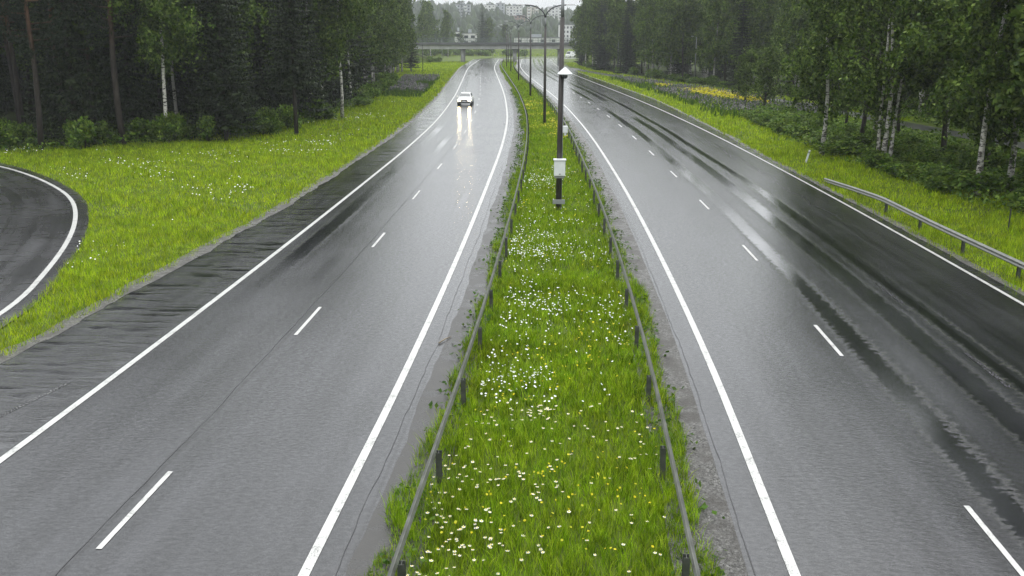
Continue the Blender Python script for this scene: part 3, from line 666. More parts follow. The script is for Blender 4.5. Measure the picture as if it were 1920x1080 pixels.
def make_spruce(seed, H=19.0, base=1.0, spread=2.7):
    r = np.random.default_rng(seed); tr = MB(); zs = np.linspace(-.2, H, 7)
    tr.tube([(0, 0, z) for z in zs], [.2 * (1 - .93 * max(0, z) / H) for z in zs], 7)
    C = []; A = []; B = []; z = base
    while z < H - .3:
        f = (z - base) / (H - base); nb = 6 if f < .8 else 5
        for k in range(nb):
            a = 2 * math.pi * (k + r.uniform(-.35, .35)) / nb + z * 2.1; L = (spread * (1 - f) ** .85 + .15) * r.uniform(.7, 1.15); d = np.array([math.cos(a), math.sin(a), 0]); sd = np.array([-d[1], d[0], 0])
            n = max(4, int(L / .105)); tt = np.linspace(.06, 1, n); droop = -.32 * L * tt + .22 * L * tt ** 3
            for t_, dz in zip(tt, droop):
                p = np.array([0, 0, z]) + d * L * t_ + np.array([0, 0, dz])
                for side in (-1, 1, 0):
                    wl = (.14 + .36 * (1 - t_ * .7)) * r.uniform(.7, 1.2) * (L / spread) ** .4
                    ax = d * .35 + sd * side * .9 + np.array([0, 0, -.55 if side else -1.1]) + r.normal(0, .15, 3); ax /= np.linalg.norm(ax)
                    C.append(p + ax * wl * .5); A.append(ax * wl * .55); bb = np.cross(ax, r.normal(0, 1, 3) + np.array([0, 0, 1.2])); B.append(bb / (np.linalg.norm(bb) + 1e-6) * .07)
        z += r.uniform(.33, .5)
    V, Fc = oriented_cards(np.array(C), np.array(A), np.array(B))
    return tr.mesh('trunk', 'dark_bark', True), fast_mesh('crown', V, Fc, 'spruce_needle')
def make_pine(seed, H=20.0, base=6.5, spread=2.8):
    r = np.random.default_rng(seed); tr = MB(); zs = np.linspace(-.2, H, 9); tp = lambda z: np.array([.2 * math.sin(z * .3 + seed), .2 * math.cos(z * .25 + seed), z])
    tr.tube([tp(z) for z in zs], [.21 * (1 - .8 * max(0, z) / H) for z in zs], 8)
    C = []
    for k in range(36):
        f = ((k + r.uniform(0, 1)) / 36); z = base + (H - base) * f; a = r.uniform(0, 6.28); L = spread * (1.05 - .7 * f) * r.uniform(.6, 1.15)
        p0 = tp(z); p1 = p0 + np.array([math.cos(a) * L * .6, math.sin(a) * L * .6, .05 * L]); p2 = p0 + np.array([math.cos(a) * L, math.sin(a) * L, .3 * L])
        tr.tube([p0, p1, p2], [.05, .035, .012], 4, 0, False)
        for j in range(11):
            q = r.uniform(.4, 1.05); p = p0 + (p1 - p0) * q / .6 if q < .6 else p1 + (p2 - p1) * (q - .6) / .4
            C.append(p + r.normal(0, .27, 3) * [1, 1, .6] + r.normal(0, .17, (28, 3)))
    C = np.vstack(C); n = len(C); A = r.normal(0, 1, (n, 3)); A[:, 2] += .5; A /= np.linalg.norm(A, axis=1)[:, None]; B = np.cross(A, r.normal(0, 1, (n, 3))); B /= np.linalg.norm(B, axis=1)[:, None]
    V, Fc = oriented_cards(C, A * .13, B * .035)
    return tr.mesh('trunk', 'pine_bark', True), fast_mesh('crown', V, Fc, 'pine_needle')
def make_shrub(seed, H=1.8, rad=1.3, n=1500, lsz=.15):
    r = np.random.default_rng(seed); tr = MB(); lob = [(r.uniform(-.6, .6) * rad, r.uniform(-.6, .6) * rad, H * r.uniform(.4, .75), r.uniform(.45, .75)) for _ in range(6)]
    for x, y, z, s in lob: tr.tube([(x * .2, y * .2, -.1), (x * .7, y * .7, z * .6), (x, y, z)], [.03, .02, .008], 4, 0, False)
    C = []
    for x, y, z, s in lob:
        d = r.normal(0, 1, (n // 6, 3)); d /= np.linalg.norm(d, axis=1)[:, None]; d *= (r.uniform(0, 1, len(d)) ** .4)[:, None]
        C.append(np.array([x, y, z]) + d * [rad * s * .85, rad * s * .85, H * s * .6])
    C = np.vstack(C); C[:, 2] = np.abs(C[:, 2]); n = len(C)
    N = r.normal(0, 1, (n, 3)); N[:, 2] += .7; A = np.cross(N, r.normal(0, 1, (n, 3))); A /= np.linalg.norm(A, axis=1)[:, None]; B = np.cross(A, N); B /= np.linalg.norm(B, axis=1)[:, None]; s = (lsz * r.uniform(.6, 1.4, n))[:, None]
    V, Fc = oriented_cards(C, A * s * .75, B * s * .5)
    return tr.mesh('stems', 'dark_bark'), fast_mesh('foliage', V, Fc, 'shrub_leaf')
PROTO = dict(birch=[make_birch(s, 18 + s % 3, 2.9 + .5 * (s % 3)) for s in (1, 2, 3, 4)],
             broad=[make_birch(s, 17, 3.3, 3.4, 'dark_bark', 'broad_leaf', .25, 40, 14, .22) for s in (11, 12, 13)],
             spruce=[make_spruce(s, 18 + s % 3, 1.0 + .6 * (s % 2)) for s in (21, 22, 23)],
             pine=[make_pine(s, 19 + s % 3) for s in (31, 32)],
             shrub=[make_shrub(s) for s in (41, 42, 43, 44)],
             small=[make_birch(s, 7, 1.2, 1.7, 'dark_bark', 'broad_leaf', .35, 26, 9, .15) for s in (51, 52)])
BIRCH_NEAR = [make_birch(s, 19, 2.6, 3.3, 'birch_bark', 'birch_leaf', .8, 50, 17, .165) for s in (61, 62)]
BIRCH_TALL = [make_birch(s, 20, 6.2, 2.8, 'birch_bark', 'birch_leaf', 1.0, 44, 15, .19) for s in (71, 72)]
NAMES = dict(birch='birch_tree', broad='leafy_tree', spruce='spruce_tree', pine='pine_tree', shrub='shrub', small='young_tree')
SPOTS = []
def plant(kind, x, y, label, group=None, h=1.0, wd=None, proto=None, rz=None, z=-.05):
    m = proto or random.choice(PROTO[kind]); o = empty(NAMES[kind], (x, y, z), random.uniform(0, 6.28) if rz is None else rz); wd = wd or h; o.scale = (wd, wd, h)
    a, b = ('stems', 'foliage') if kind == 'shrub' else ('trunk', 'crown')
    link(a, m[0], o); link(b, m[1], o); SPOTS.append((x, y)); tag(o, label, 'shrub' if kind == 'shrub' else 'tree', group); return o
def pxy(x, y): q = gp(x, y); return float(q[0]), float(q[1])
# trees that can be told apart, left
for kind, px, py, h, label in (
    ('birch', 318, 267, 1.05, 'slim white birch trunk leading at the forest edge beside its twin, left of the verge'),
    ('birch', 335, 246, 1.0, 'second slim white birch just behind the leading birch on the left'),
    ('pine', 42, 200, 1.1, 'tall pine with orange upper trunk at the far left'),
    ('pine', 125, 258, 1.0, 'dark-trunked pine nearest the slip road in the left forest'),
    ('pine', 183, 250, 1.0, 'dark-trunked pine between the slip road pine and the white birches'),
    ('spruce', 425, 262, 1.05, 'broad dark spruce with drooping boughs right of the white birches'),
    ('birch', 503, 222, 1.05, 'birch rising between the two big dark spruces on the left'),
    ('spruce', 556, 252, 1.0, 'dark spruce with a bare lower trunk by the left verge'),
    ('birch', 605, 217, 1.0, 'birch just right of the bare-trunked spruce, left verge'),
    ('birch', 641, 222, 1.0, 'birch with a white forked foot at the left verge edge'),
    ('birch', 657, 197, 1.0, 'birch a little behind the white forked birch, left verge'),
    ('birch', 733, 150, 1.0, 'slender birch beside the grey lupin patch on the left'),
    ('spruce', 771, 134, .92, 'dark spruce ending the left forest beside the bridge')):
    x, y = pxy(px, py)
    pr = None
    if kind == 'spruce' and px == 556: pr = make_spruce(77, 19, 4.6, 2.6)
    if kind == 'birch': pr = BIRCH_TALL[px % 2]
    plant(kind, x, y, label, None, h, None, pr)
# right
for kind, px, py, h, label in (
    ('birch', 1655, 313, 1.0, 'birch clump with white stems beyond the right guardrail end'),
    ('birch', 1832, 366, 1.02, 'thick leaning white birch at the right beside the verge'),
    ('birch', 1888, 357, 1.0, 'white birch just right of the thick leaning birch'),
    ('birch', 1541, 290, .95, 'leafy birch near the white marker post on the right'),
    ('birch', 1772, 272, .95, 'white birch standing before the path on the right'),
    ('small', 1398, 199, 1.0, 'young dark-trunked tree by the end of the yellow flowers'),
    ('small', 1434, 211, 1.05, 'young dark-trunked tree right of the yellow flowers'),
    ('broad', 1585, 241, .8, 'dark-trunked leafy tree behind the white marker post, right'),
    ('broad', 1683, 251, .85, 'dark-trunked leafy tree before the path on the right')):
    x, y = pxy(px, py); pr = None
    if kind == 'birch': pr = BIRCH_NEAR[px % 2]
    o = plant(kind, x, y, label, None, h, None, pr)
    if px == 1832: o.rotation_euler = (0, R(3.5), 1.0)
    if px == 1655:      # a clump: more stems from the same foot
        for dx, dy, ra in ((-.35, .3, -4), (.4, .2, 4)):
            e = link('trunk', BIRCH_NEAR[0][0], o); e.location = (dx, dy, 0); e.rotation_euler = (0, R(ra), 1.3); e.scale = (.75, .75, .85)
# trees just outside the right border, mirrored in the wet road
for x, y in ((25.5, 44), (29, 47), (27, 37), (31, 41), (26, 30), (30.5, 33), (32, 52), (33, 60), (29.5, 60), (29.5, 66), (36, 67), (27.5, 76), (31, 83)):
    plant('broad' if (x * 3) % 2 < 1 else 'birch', x, y, 'tall leafy tree in the dense row along the right verge', 'trees along the right verge', random.uniform(1.0, 1.15))

def far_enough(x, y, d):
    return all((x - a) ** 2 + (y - b) ** 2 > d * d for a, b in SPOTS)
def fill(n, sampler, dist, kinds, label, group, hmin=.9, hmax=1.1):
    k = 0; tries = 0
    while k < n and tries < 9000:
        tries += 1; x, y, d = sampler()
        if not far_enough(x, y, dist(d)): continue
        kd = kinds(x, y, d); plant(kd, x, y, label % NAMES[kd].replace('_', ' '), group % dict(birch='birche', broad='leafy tree', spruce='spruce', pine='pine', small='young tree')[kd], random.uniform(hmin, hmax)); k += 1
    return k
def sampL():
    while True:
        y = 73 + 180 * random.random() ** 1.3; d = 1.2 + 34 * random.random() ** 1.6; x = float(lbx(y)) - d
        if 280 < 960 + x / y * 1800 < 395 and y < 98: continue
        if x > -.555 * y - 4 and (x < -16 - d * .3): return x, y, d
def kindL(x, y, d):
    px = 960 + x / y * 1800
    if px < 260: return random.choice(['pine', 'pine', 'spruce', 'pine', 'spruce'])
    if px < 580: return random.choice(['spruce', 'spruce', 'spruce', 'birch'])
    return random.choice(['birch', 'birch', 'birch', 'spruce', 'broad'])
nL = fill(150, sampL, lambda d: 2.5 + d * .06, kindL, '%s deep in the dense forest left of the road', '%ss in the left forest', 1.05, 1.28)
def sampL2():
    y = random.uniform(84, 150); return min(random.uniform(-.555 * y - 9, -.555 * y + 26), float(lbx(y)) - 3 - 12 * random.random()), y, 30
fill(52, sampL2, lambda d: 3.0, lambda x, y, d: random.choice(['spruce', 'spruce', 'pine', 'broad']), '%s deep in the dense forest left of the road', '%ss in the left forest', 1.05, 1.25)
def sampR():
    while True:
        y = 62 + 250 * random.random() ** 1.1; d = 5.0 + 26 * random.random() ** 1.6; x = float(rpx(y)) + d
        if x < .555 * y + 5: return x, y, d
def kindR(x, y, d): return random.choice(['birch', 'birch', 'broad', 'broad', 'birch', 'spruce'])
nR = fill(140, sampR, lambda d: 2.5 + d * .06, kindR, '%s in the dense forest beyond the right-hand path', '%ss in the right forest')
# shrubs along both forest edges
def shrubs(n, samp, label, group, h0, h1):
    for _ in range(n):
        x, y = samp(); plant('shrub', x, y, label, group, random.uniform(h0, h1), random.uniform(.8, 1.3))
def shL():
    while True:
        y = 72 + 110 * random.random() ** 1.4; d = random.random() ** 1.3 * 12 - .9; x = float(lbx(y)) - d
        if x > -.555 * y - 2: return x, y
shrubs(115, shL, 'leafy green shrub under the trees along the left verge', 'shrubs along the left forest edge', .5, 1.3)
def shR():
    while True:
        y = 40 + 66 * random.random(); x = 23.6 + np.interp(y, [40, 50, 60, 70, 90, 106], [1.2, .4, .2, -.3, .4, 1.2]) + 12 * random.random() ** 1.2
        if x < .555 * y + 2 and x < rpx(y) - 9: return x, y
shrubs(75, shR, 'leafy green shrub below the birches along the right verge', 'shrubs along the right verge', .4, .75)
def shR2():
    while True:
        y = 75 + 225 * random.random(); x = float(rpx(y)) + 4.2 + 4 * random.random()
        if x < .555 * y + 2: return x, y
shrubs(60, shR2, 'leafy green shrub at the forest foot beyond the right-hand path', 'shrubs beyond the right path', .5, 1.1)
# undergrowth: leafy ground cover in the shade
def under(name, q, label, h, sz):
    C = np.c_[q, rng.uniform(0, h, len(q)) * (.4 + lump(q, .7, 71)) * np.where((q[:, 0] > 0) & (q[:, 0] > rpx(q[:, 1]) - 9) & (q[:, 0] < rpx(q[:, 1]) + 1), .3, 1)]; V, Fc = leaf_cards(C, sz, 1.5, .7); tag(link(name, fast_mesh(name, V, Fc, 'shrub_leaf')), label, 'undergrowth', kind='stuff')
q = region_pts(60000, -60, -16, 70, 180, lambda q: (q[:, 0] < lbx(q[:, 1]) + .6) & (q[:, 0] > lbx(q[:, 1]) - 16) & (q[:, 0] > -.56 * q[:, 1] - 2))
under('undergrowth', q, 'low leafy undergrowth on the floor of the left forest edge', .8, .2)
q = region_pts(45000, 22, 46, 38, 125, lambda q: (q[:, 0] > np.interp(q[:, 1], [38, 45, 50, 60, 71, 89, 106, 125], [25, 24.2, 23.4, 23.2, 22.8, 23.4, 25, 30])) & (np.abs(q[:, 0] - rpx(q[:, 1])) > 2.2) & (q[:, 0] < .56 * q[:, 1] + 2) & ((q[:, 1] < 108) | (q[:, 0] > rpx(q[:, 1]))))
under('undergrowth', q, 'dense leafy undergrowth below the birches on the right', .75, .17)

# ------------------------------------------------------------------ lamp posts in the median
def double_lamp():
    root = empty('street_lamp')
    m = MB(); m.tube([(0, 0, -.3), (0, 0, 4.5), (0, 0, 9.27)], [.15, .13, .105], 12); m.build('pole', 'pole_wood', root, True)
    m = MB(); m.tube([(0, 0, 9.2), (0, 0, 10.2)], [.085, .07], 10); m.build('pole_top', 'pole_steel', root, True)
    for s in (-1, 1):
        m = MB(); pts = [(0, 0, 10.1)] + [(s * 1.75 * (1 - math.cos(a)), 0, 10.1 + 1.25 * math.sin(a)) for a in np.linspace(.3, math.pi / 2, 8)] + [(s * 2.0, 0, 11.37)]
        m.tube(pts, .06, 8); am = m.build('arm', 'dark_steel', root, True)
        m = MB(); L = [(1.95, .04, .03), (2.15, .12, .07), (2.6, .13, .08), (2.85, .06, .03)]; vs_ = []
        for x, hw, hh in L: vs_ += [(s * x, -hw, 11.37 + (x - 1.95) * .02), (s * x, 0, 11.37 + hh), (s * x, hw, 11.37), (s * x, 0, 11.34)]
        fs = [(i * 4 + j, i * 4 + (j + 1) % 4, i * 4 + 4 + (j + 1) % 4, i * 4 + 4 + j) for i in range(3) for j in range(4)] + [(3, 2, 1, 0), (12, 13, 14, 15)]
        m.add(vs_, fs).build('lamp_head', 'grey_enamel', root)
    return root
lamp0 = double_lamp()
LSP = [((1021, 232), 'double-armed street lamp next behind the pole with the white cabinet'), ((994.5, 180), 'third double-armed street lamp along the median'), ((972.5, 152), 'fourth double-armed street lamp along the median'),
       ((958, 135), 'fifth double-armed street lamp along the median'), ((950, 126.5), 'sixth double-armed street lamp along the median'), ((953, 117.5), 'farthest double-armed street lamp beside the bridge pier')]
for i, (pp, lab) in enumerate(LSP):
    o = copy_tree(lamp0); x, y = pxy(*pp); o.location = (x, y, -.05); o.rotation_euler = (0, 0, random.uniform(-.06, .06)); tag(o, lab, 'street lamp', 'double-armed lamps in the median')
x47, y47 = pxy(1047, 392); lamp0.location = (x47, y47, -.05); lamp0.rotation_euler = (0, R(.5), 0)
tag(lamp0, 'nearest dark lamp pole carrying a white cabinet and camera hood', 'street lamp', 'double-armed lamps in the median')
m = MB(); m.tube([(.13, -.12, -.1), (.115, -.1, 6.8)], .022, 6); m.build('conduit', 'pole_steel', lamp0, True)
m = MB(); m.box(-.27, .27, -.52, -.16, 1.78, 2.52); cab = m.build('cabinet', 'white_enamel', lamp0, bevel=.015)
m = MB(); m.box(-.31, .31, -.57, -.13, 2.525, 2.59); m.build('lid', 'white_enamel', cab, bevel=.01)
m = MB(); m.box(-.25, .25, -.532, -.523, 1.80, 2.50); m.build('door', 'white_enamel', cab)
m = MB(); m.box(-.04, .04, -.55, -.534, 1.86, 1.89); m.build('handle', 'car_black', cab)
m = MB(); m.box(-.24, .24, -.45, -.18, 1.66, 1.775); m.build('base_tray', 'grey_enamel', cab)
m = MB(); m.box(-.30, .30, -.24, -.17, .34, .56); m.build('mounting_plate', 'grey_enamel', lamp0, bevel=.01)
m = MB(); m.box(.13, .36, -.28, -.05, 3.85, 4.18); sb = m.build('sensor_box', 'white_enamel', lamp0, bevel=.02)
m = MB(); m.box(.19, .30, -.22, -.1, 3.72, 3.845); m.build('sensor_neck', 'white_enamel', sb)
m = MB(); V = []
for z, r_ in ((6.62, .36), (6.66, .38), (6.70, .34), (6.96, .05)): V += [(.16 + r_ * math.cos(a) * .98, -.3 + r_ * math.sin(a), z) for a in [2 * math.pi * j / 16 for j in range(16)]]
fs = [(i * 16 + j, i * 16 + (j + 1) % 16, i * 16 + 16 + (j + 1) % 16, i * 16 + 16 + j) for i in range(3) for j in range(16)] + [tuple(range(15, -1, -1)), tuple(48 + j for j in range(16))]
m.add(V, fs); hood = m.build('camera_hood', 'white_enamel', lamp0)
m = MB(); m.tube([(.16, -.3, 6.62), (.16, -.3, 6.5), (.16, -.3, 6.43)], [.13, .13, .05], 12); m.build('camera_dome', 'glass_dark', hood, True)
m = MB(); m.tube([(0, 0, 6.64), (.16, -.3, 6.64)], .025, 6); m.build('bracket', 'pole_steel', lamp0, True)

def single_lamp(x, y, h, face, label, z=0, mat='pole_steel', reach=1.4):
    root = empty('street_lamp', (x, y, z)); m = MB(); m.tube([(0, 0, -.3), (0, 0, h)], [.09, .05], 8); m.build('pole', mat, root, True)
    m = MB(); m.tube([(0, 0, h - .05), (face * reach * .5, 0, h + .12), (face * reach, 0, h + .15)], .035, 6); m.build('arm', mat, root, True)
    m = MB(); m.box(min(face * (reach - .1), face * (reach + .6)), max(face * (reach - .1), face * (reach + .6)), -.14, .14, h + .13, h + .23); m.build('lamp_head', 'grey_enamel', root)
    tag(root, label, 'street lamp'); return root
for pp, h, fc, lab, mt, rc in (((1302, 157), 8.3, -1, 'grey lamp post standing before the right-hand forest by the path', 'pole_steel', .35), ((1158, 137), 8.4, -1, 'farther grey lamp post before the right-hand forest', 'pole_steel', .35),
                    ((793, 135), 8.6, 1, 'dark lone lamp post on the left verge before the bridge', 'dark_steel', .6), ((829, 111), 8.2, 1, 'pale lamp post behind the bridge at its left', 'pole_steel', .8),
                    ((923, 107), 8.2, 1, 'pale lamp post seen under the bridge beyond the curve', 'pole_steel', .8), ((984.5, 110.5), 7.8, -1, 'dark lamp post just beyond the bridge on the right', 'dark_steel', .8)):
    x, y = pxy(*pp); single_lamp(x, y, h, fc, lab, 0, mt, rc)

# marker posts
x, y = pxy(1511, 304); root = empty('marker_post', (x, y, 0)); root.rotation_euler = (0, R(14), 0)
m = MB(); m.box(-.06, .06, -.03, .03, -.2, .85); m.build('post', 'white_enamel', root, bevel=.01); m = MB(); m.box(-.062, .062, -.034, .034, .62, .74); m.build('reflector_band', 'grey_enamel', root)
tag(root, 'leaning white marker post on the right verge', 'marker post')
x, y = pxy(1890, 434); m = MB(); m.tube([(0, 0, -.2), (0, 0, .95)], [.035, .03], 8); m.tube([(0, 0, .95), (0, 0, 1.0)], [.045, .045], 8)
tag(m.build('marker_post', 'dark_steel', None, False, (x, y, 0)), 'thin dark post in the grass behind the right guardrail', 'marker post')

# ------------------------------------------------------------------ oncoming car
x, y = pxy(873, 195.5); car = empty('car', (x, y, 0.003), R(-2)); tag(car, 'white car with lit headlights driving towards the camera in the left lane', 'car')
prof = [(-2.1, .35, .50), (-2.14, .62, .74), (-2.0, .78, .86), (-1.15, .97, 1.0), (-.35, 1.42, 1.43), (.9, 1.46, 1.44), (1.75, 1.02, 1.2), (2.05, .95, 1.0), (2.1, .4, .5)]
# body: cross sections along the length (y, half width at sill, sill z, shoulder z, roof z, roof half width)
secs = [(-2.12, .62, .38, .60, .66, .55), (-2.05, .82, .24, .64, .76, .66), (-1.6, .90, .22, .78, .90, .72), (-1.0, .91, .22, .90, 1.00, .74), (-.3, .91, .22, .94, 1.42, .60), (.3, .91, .22, .95, 1.49, .62), (1.0, .91, .22, .95, 1.46, .61), (1.75, .89, .24, .95, 1.15, .62), (2.05, .80, .32, .85, .96, .6), (2.12, .7, .4, .7, .75, .55)]
V = []
for yy, hw, sz, sh_, rz_, rw in secs:
    half = [(hw * .88, sz), (hw, sz + .14), (hw, sh_ - .08), (hw * .95, sh_), (rw, rz_ - .05), (rw * .8, rz_)]
    V += [(-a, yy, b) for a, b in half] + [(a, yy, b) for a, b in half[::-1]]
k = 12; fs = [(i * k + j, (i + 1) * k + j, (i + 1) * k + (j + 1) % k, i * k + (j + 1) % k) for i in range(len(secs) - 1) for j in range(k)] + [tuple(range(k)), tuple((len(secs) - 1) * k + j for j in range(k - 1, -1, -1))]
m = MB().add(V, fs); body = m.build('body', 'car_white', car, True)
def quad(name, pts, mat, parent, th=.012):
    m = MB(); p = [np.array(q) for q in pts]; n = np.cross(p[1] - p[0], p[3] - p[0]); n = n / np.linalg.norm(n) * th
    m.add([*p, *[q + n for q in p]], [(3, 2, 1, 0), (4, 5, 6, 7), (0, 1, 5, 4), (1, 2, 6, 5), (2, 3, 7, 6), (3, 0, 4, 7)]); return m.build(name, mat, parent)
quad('windscreen', [(-.70, -.97, 1.01), (.70, -.97, 1.01), (.55, -.36, 1.40), (-.55, -.36, 1.40)], 'glass_dark', car)
for s in (-1, 1):
    quad('side_window', [(s * .885, -.6, 1.0), (s * .885, 1.3, 1.0), (s * .66, 1.0, 1.38), (s * .64, -.25, 1.38)][::s], 'glass_dark', car, .02)
    m = MB(); m.box(s * .98 - .1, s * .98 + .1, -.75, -.62, .98, 1.12); m.build('mirror', 'car_white', car, bevel=.03)
    m = MB(); m.box(min(s * .5, s * .8), max(s * .5, s * .8), -2.145, -2.05, .60, .74); m.build('headlight', 'headlight', car)
    for yy in (-1.35, 1.35):
        m = MB(); m.tube([(s * .70, yy, .32), (s * .93, yy, .32)], .32, 18); wl = m.build('wheel', 'tyre', car, True)
        m = MB(); m.tube([(s * .925, yy, .32), (s * .94, yy, .32)], .2, 14); m.build('rim', 'rim', wl)
m = MB(); m.box(-.42, .42, -2.16, -2.05, .50, .66); m.build('grille', 'car_black', car, bevel=.01)
m = MB(); m.box(-.7, .7, -2.14, -2.0, .26, .42); m.build('lower_intake', 'car_black', car, bevel=.01)
m = MB(); m.box(-.22, .22, -2.175, -2.165, .44, .53); m.build('number_plate', 'white_enamel', car)

# ------------------------------------------------------------------ road bridge
BY = 337.0
br = empty('bridge', (0, BY + 5, 0)); tag(br, 'concrete road bridge on round piers crossing both carriageways', 'bridge')
m = MB(); m.box(-46, 40, -4.6, 4.6, 4.42, 5.83); m.build('girder', 'concrete', br)
for s in (-1, 1):
    m = MB(); y0, y1 = sorted((s * 4.6, s * 5.4)); m.box(-46, 40, y0, y1, 5.83, 6.54); m.build('edge_beam', 'concrete_dark', br)
m = MB(); m.box(-46, 40, -4.6, 4.6, 5.835, 6.42); m.build('deck', 'concrete_dark', br)
for pp in ((867, 117), (965, 117), (1050.5, 117)):
    x = pxy(*pp)[0]
    for yy in (-2.2, 2.2):
        m = MB(); m.tube([(x, yy, -.3), (x, yy, 4.1)], .68, 18); p_ = m.build('pier', 'concrete', br, True)
        m = MB(); m.box(x - 1.0, x + 1.0, yy - .6, yy + .6, 4.1, 4.415); m.build('pier_cap', 'concrete_dark', p_)
mp = MB(); mp.box(-.05, .05, -.05, .05, 0, 1.5); RP = mp.mesh('rail_post', 'bridge_rail')
mbar = MB(); mbar.box(-1.0, 1.0, -.012, .012, .12, 1.42)
for s in (-1, 1):
    rl = MB().box(-46, 40, s * 5.1 - .05, s * 5.1 + .05, 8.0, 8.1).box(-46, 40, s * 5.1 - .04, s * 5.1 + .04, 7.2, 7.27).box(-46, 40, s * 5.1 - .03, s * 5.1 + .03, 6.66, 6.72).build('railing', 'bridge_rail', br)
    for k in range(44):
        o = link('rail_post', RP, rl); o.location = (-45.5 + k * 1.95, s * 5.1, 6.5)
    if s < 0:
        bm = MB()
        for k in range(430):
            xx = -45.9 + k * .2; bm.box(xx - .02, xx + .02, -5.12, -5.08, 6.72, 8.0)
        bm.build('balusters', 'bridge_rail', rl)['kind'] = 'stuff'
x = (1017.5 - 960) / 1923 * 343; single_lamp(x, 343.2, 8.0, -1, 'lamp post standing on the bridge deck', 6.42)
# embankments carrying the bridge road
def bank(name, x0, x1, xs, label):
    V = [(x0, BY - 6, -.06), (x1, BY - 6, -.06), (x1, BY + 16, -.06), (x0, BY + 16, -.06)]
    top = [(xs[0], BY + .2, 6.2), (xs[1], BY + .2, 6.2), (xs[1], BY + 9.8, 6.2), (xs[0], BY + 9.8, 6.2)]
    o = MB().add(V + top, [(4, 5, 6, 7), (0, 1, 5, 4), (1, 2, 6, 5), (2, 3, 7, 6), (3, 0, 4, 7)]).build(name, 'ground_soil'); tag(o, label, 'embankment', kind='structure')
bank('embankment_left', -160, -27, (-160, -40), 'grassy embankment at the left bridge end'); bank('embankment_right', 22, 170, (34, 170), 'grassy embankment at the right bridge end')
# green slope beyond the curve
V = []; xs = np.linspace(-150, 150, 61); ysb = np.linspace(452, 500, 13)
for yv in ysb:
    for xv in xs: V.append((xv, yv + max(0, -xv - 20) * -.6, min(3.2, (yv - 452) * .16) * (1 + .2 * math.sin(xv * .13)) - .06))
Fc = [(i * 61 + j, i * 61 + j + 1, i * 61 + 62 + j, i * 61 + 61 + j) for i in range(12) for j in range(60)]
tag(link('slope', fast_mesh('slope', V, Fc, 'ground_soil', smooth=True)), 'green slope beyond the road curve', 'slope', kind='structure')
q = region_pts(7000, -70, 80, 400, 475, lambda q: (q[:, 1] > 449 - np.maximum(0, -q[:, 0] - 20) * .6)); zq = np.minimum(3.2, np.maximum(0, (q[:, 1] - 452 + np.maximum(0, -q[:, 0] - 20) * .6) * .16))
V, Fc = blades(q, .6, .35, .4, 1, 0); V[:, 2] += np.repeat(zq, 3) - .05
tag(link('slope_grass', fast_mesh('slope_grass', V, Fc, 'grass_verge')), 'rough grass on the slope beyond the bridge', 'grass', kind='stuff')
for _ in range(46):
    x = random.uniform(-60, 6); y = 452 - max(0, -x - 20) * .6 + random.uniform(0, 14)
    zz_ = min(3.2, max(0, (y - 452 + max(0, -x - 20) * .6) * .16)) - .3
    plant('shrub', x, y, 'bush on the slope seen under the bridge', 'bushes beyond the bridge', random.uniform(1.0, 1.9), random.uniform(1.2, 2.2), z=zz_)
for _ in range(14):
    x = random.uniform(-52, -24); y = BY - 6 + random.uniform(-3, 3); plant('shrub', x, y, 'bush at the left foot of the bridge', 'bushes at the left bridge end', random.uniform(.6, 1.4), 1.2)
for px, Y, top, kd, lab in ((803, 430, -4, 'birch', 'tall birch rising above the left end of the bridge'), (787, 400, 12, 'birch', 'birch behind the left bridge end next to the spruce'), (836, 425, 20, 'birch', 'shorter birch above the bridge, left of the white building'),
                        (903, 470, 4, 'spruce', 'broad conifer above the middle of the bridge'), (944, 520, 42, 'broad', 'small tree above the bridge beside the lamps'), (915, 490, 28, 'broad', 'leafy tree right of the broad conifer above the bridge'), (860, 520, 55, 'broad', 'low tree behind the bridge by the white building')):
    X = (px - 960) / 1923 * (Y + 2.2); top_z = 8.3 + (70 - top) * (Y + 2.2) / 1923; h = top_z / 18.5
    plant(kd, X, Y, lab, None, h, h * (1.35 if kd == 'spruce' else 1.0), z=-.05)

# ------------------------------------------------------------------ far hill with the town
def hz(x, y):
    ridge = 34 - 10 / (1 + np.exp(-(x - 30) / 30)); f = np.clip((y - 640) / 500, 0, 1); f = f * f * (3 - 2 * f)
    return ridge * f * (1 + .05 * np.sin(x * .013 + y * .01)) - .1
xs = np.linspace(-700, 700, 71); yv = np.linspace(620, 1500, 45); XX, YY = np.meshgrid(xs, yv); ZZ = hz(XX, YY)
V = np.c_[XX.ravel(), YY.ravel(), ZZ.ravel()]; Fc = [(i * 71 + j, i * 71 + j + 1, i * 71 + 72 + j, i * 71 + 71 + j) for i in range(44) for j in range(70)]
tag(link('hill', fast_mesh('hill', V, Fc, 'forest_floor', smooth=True)), 'wooded hill behind the bridge', 'hill', kind='structure')
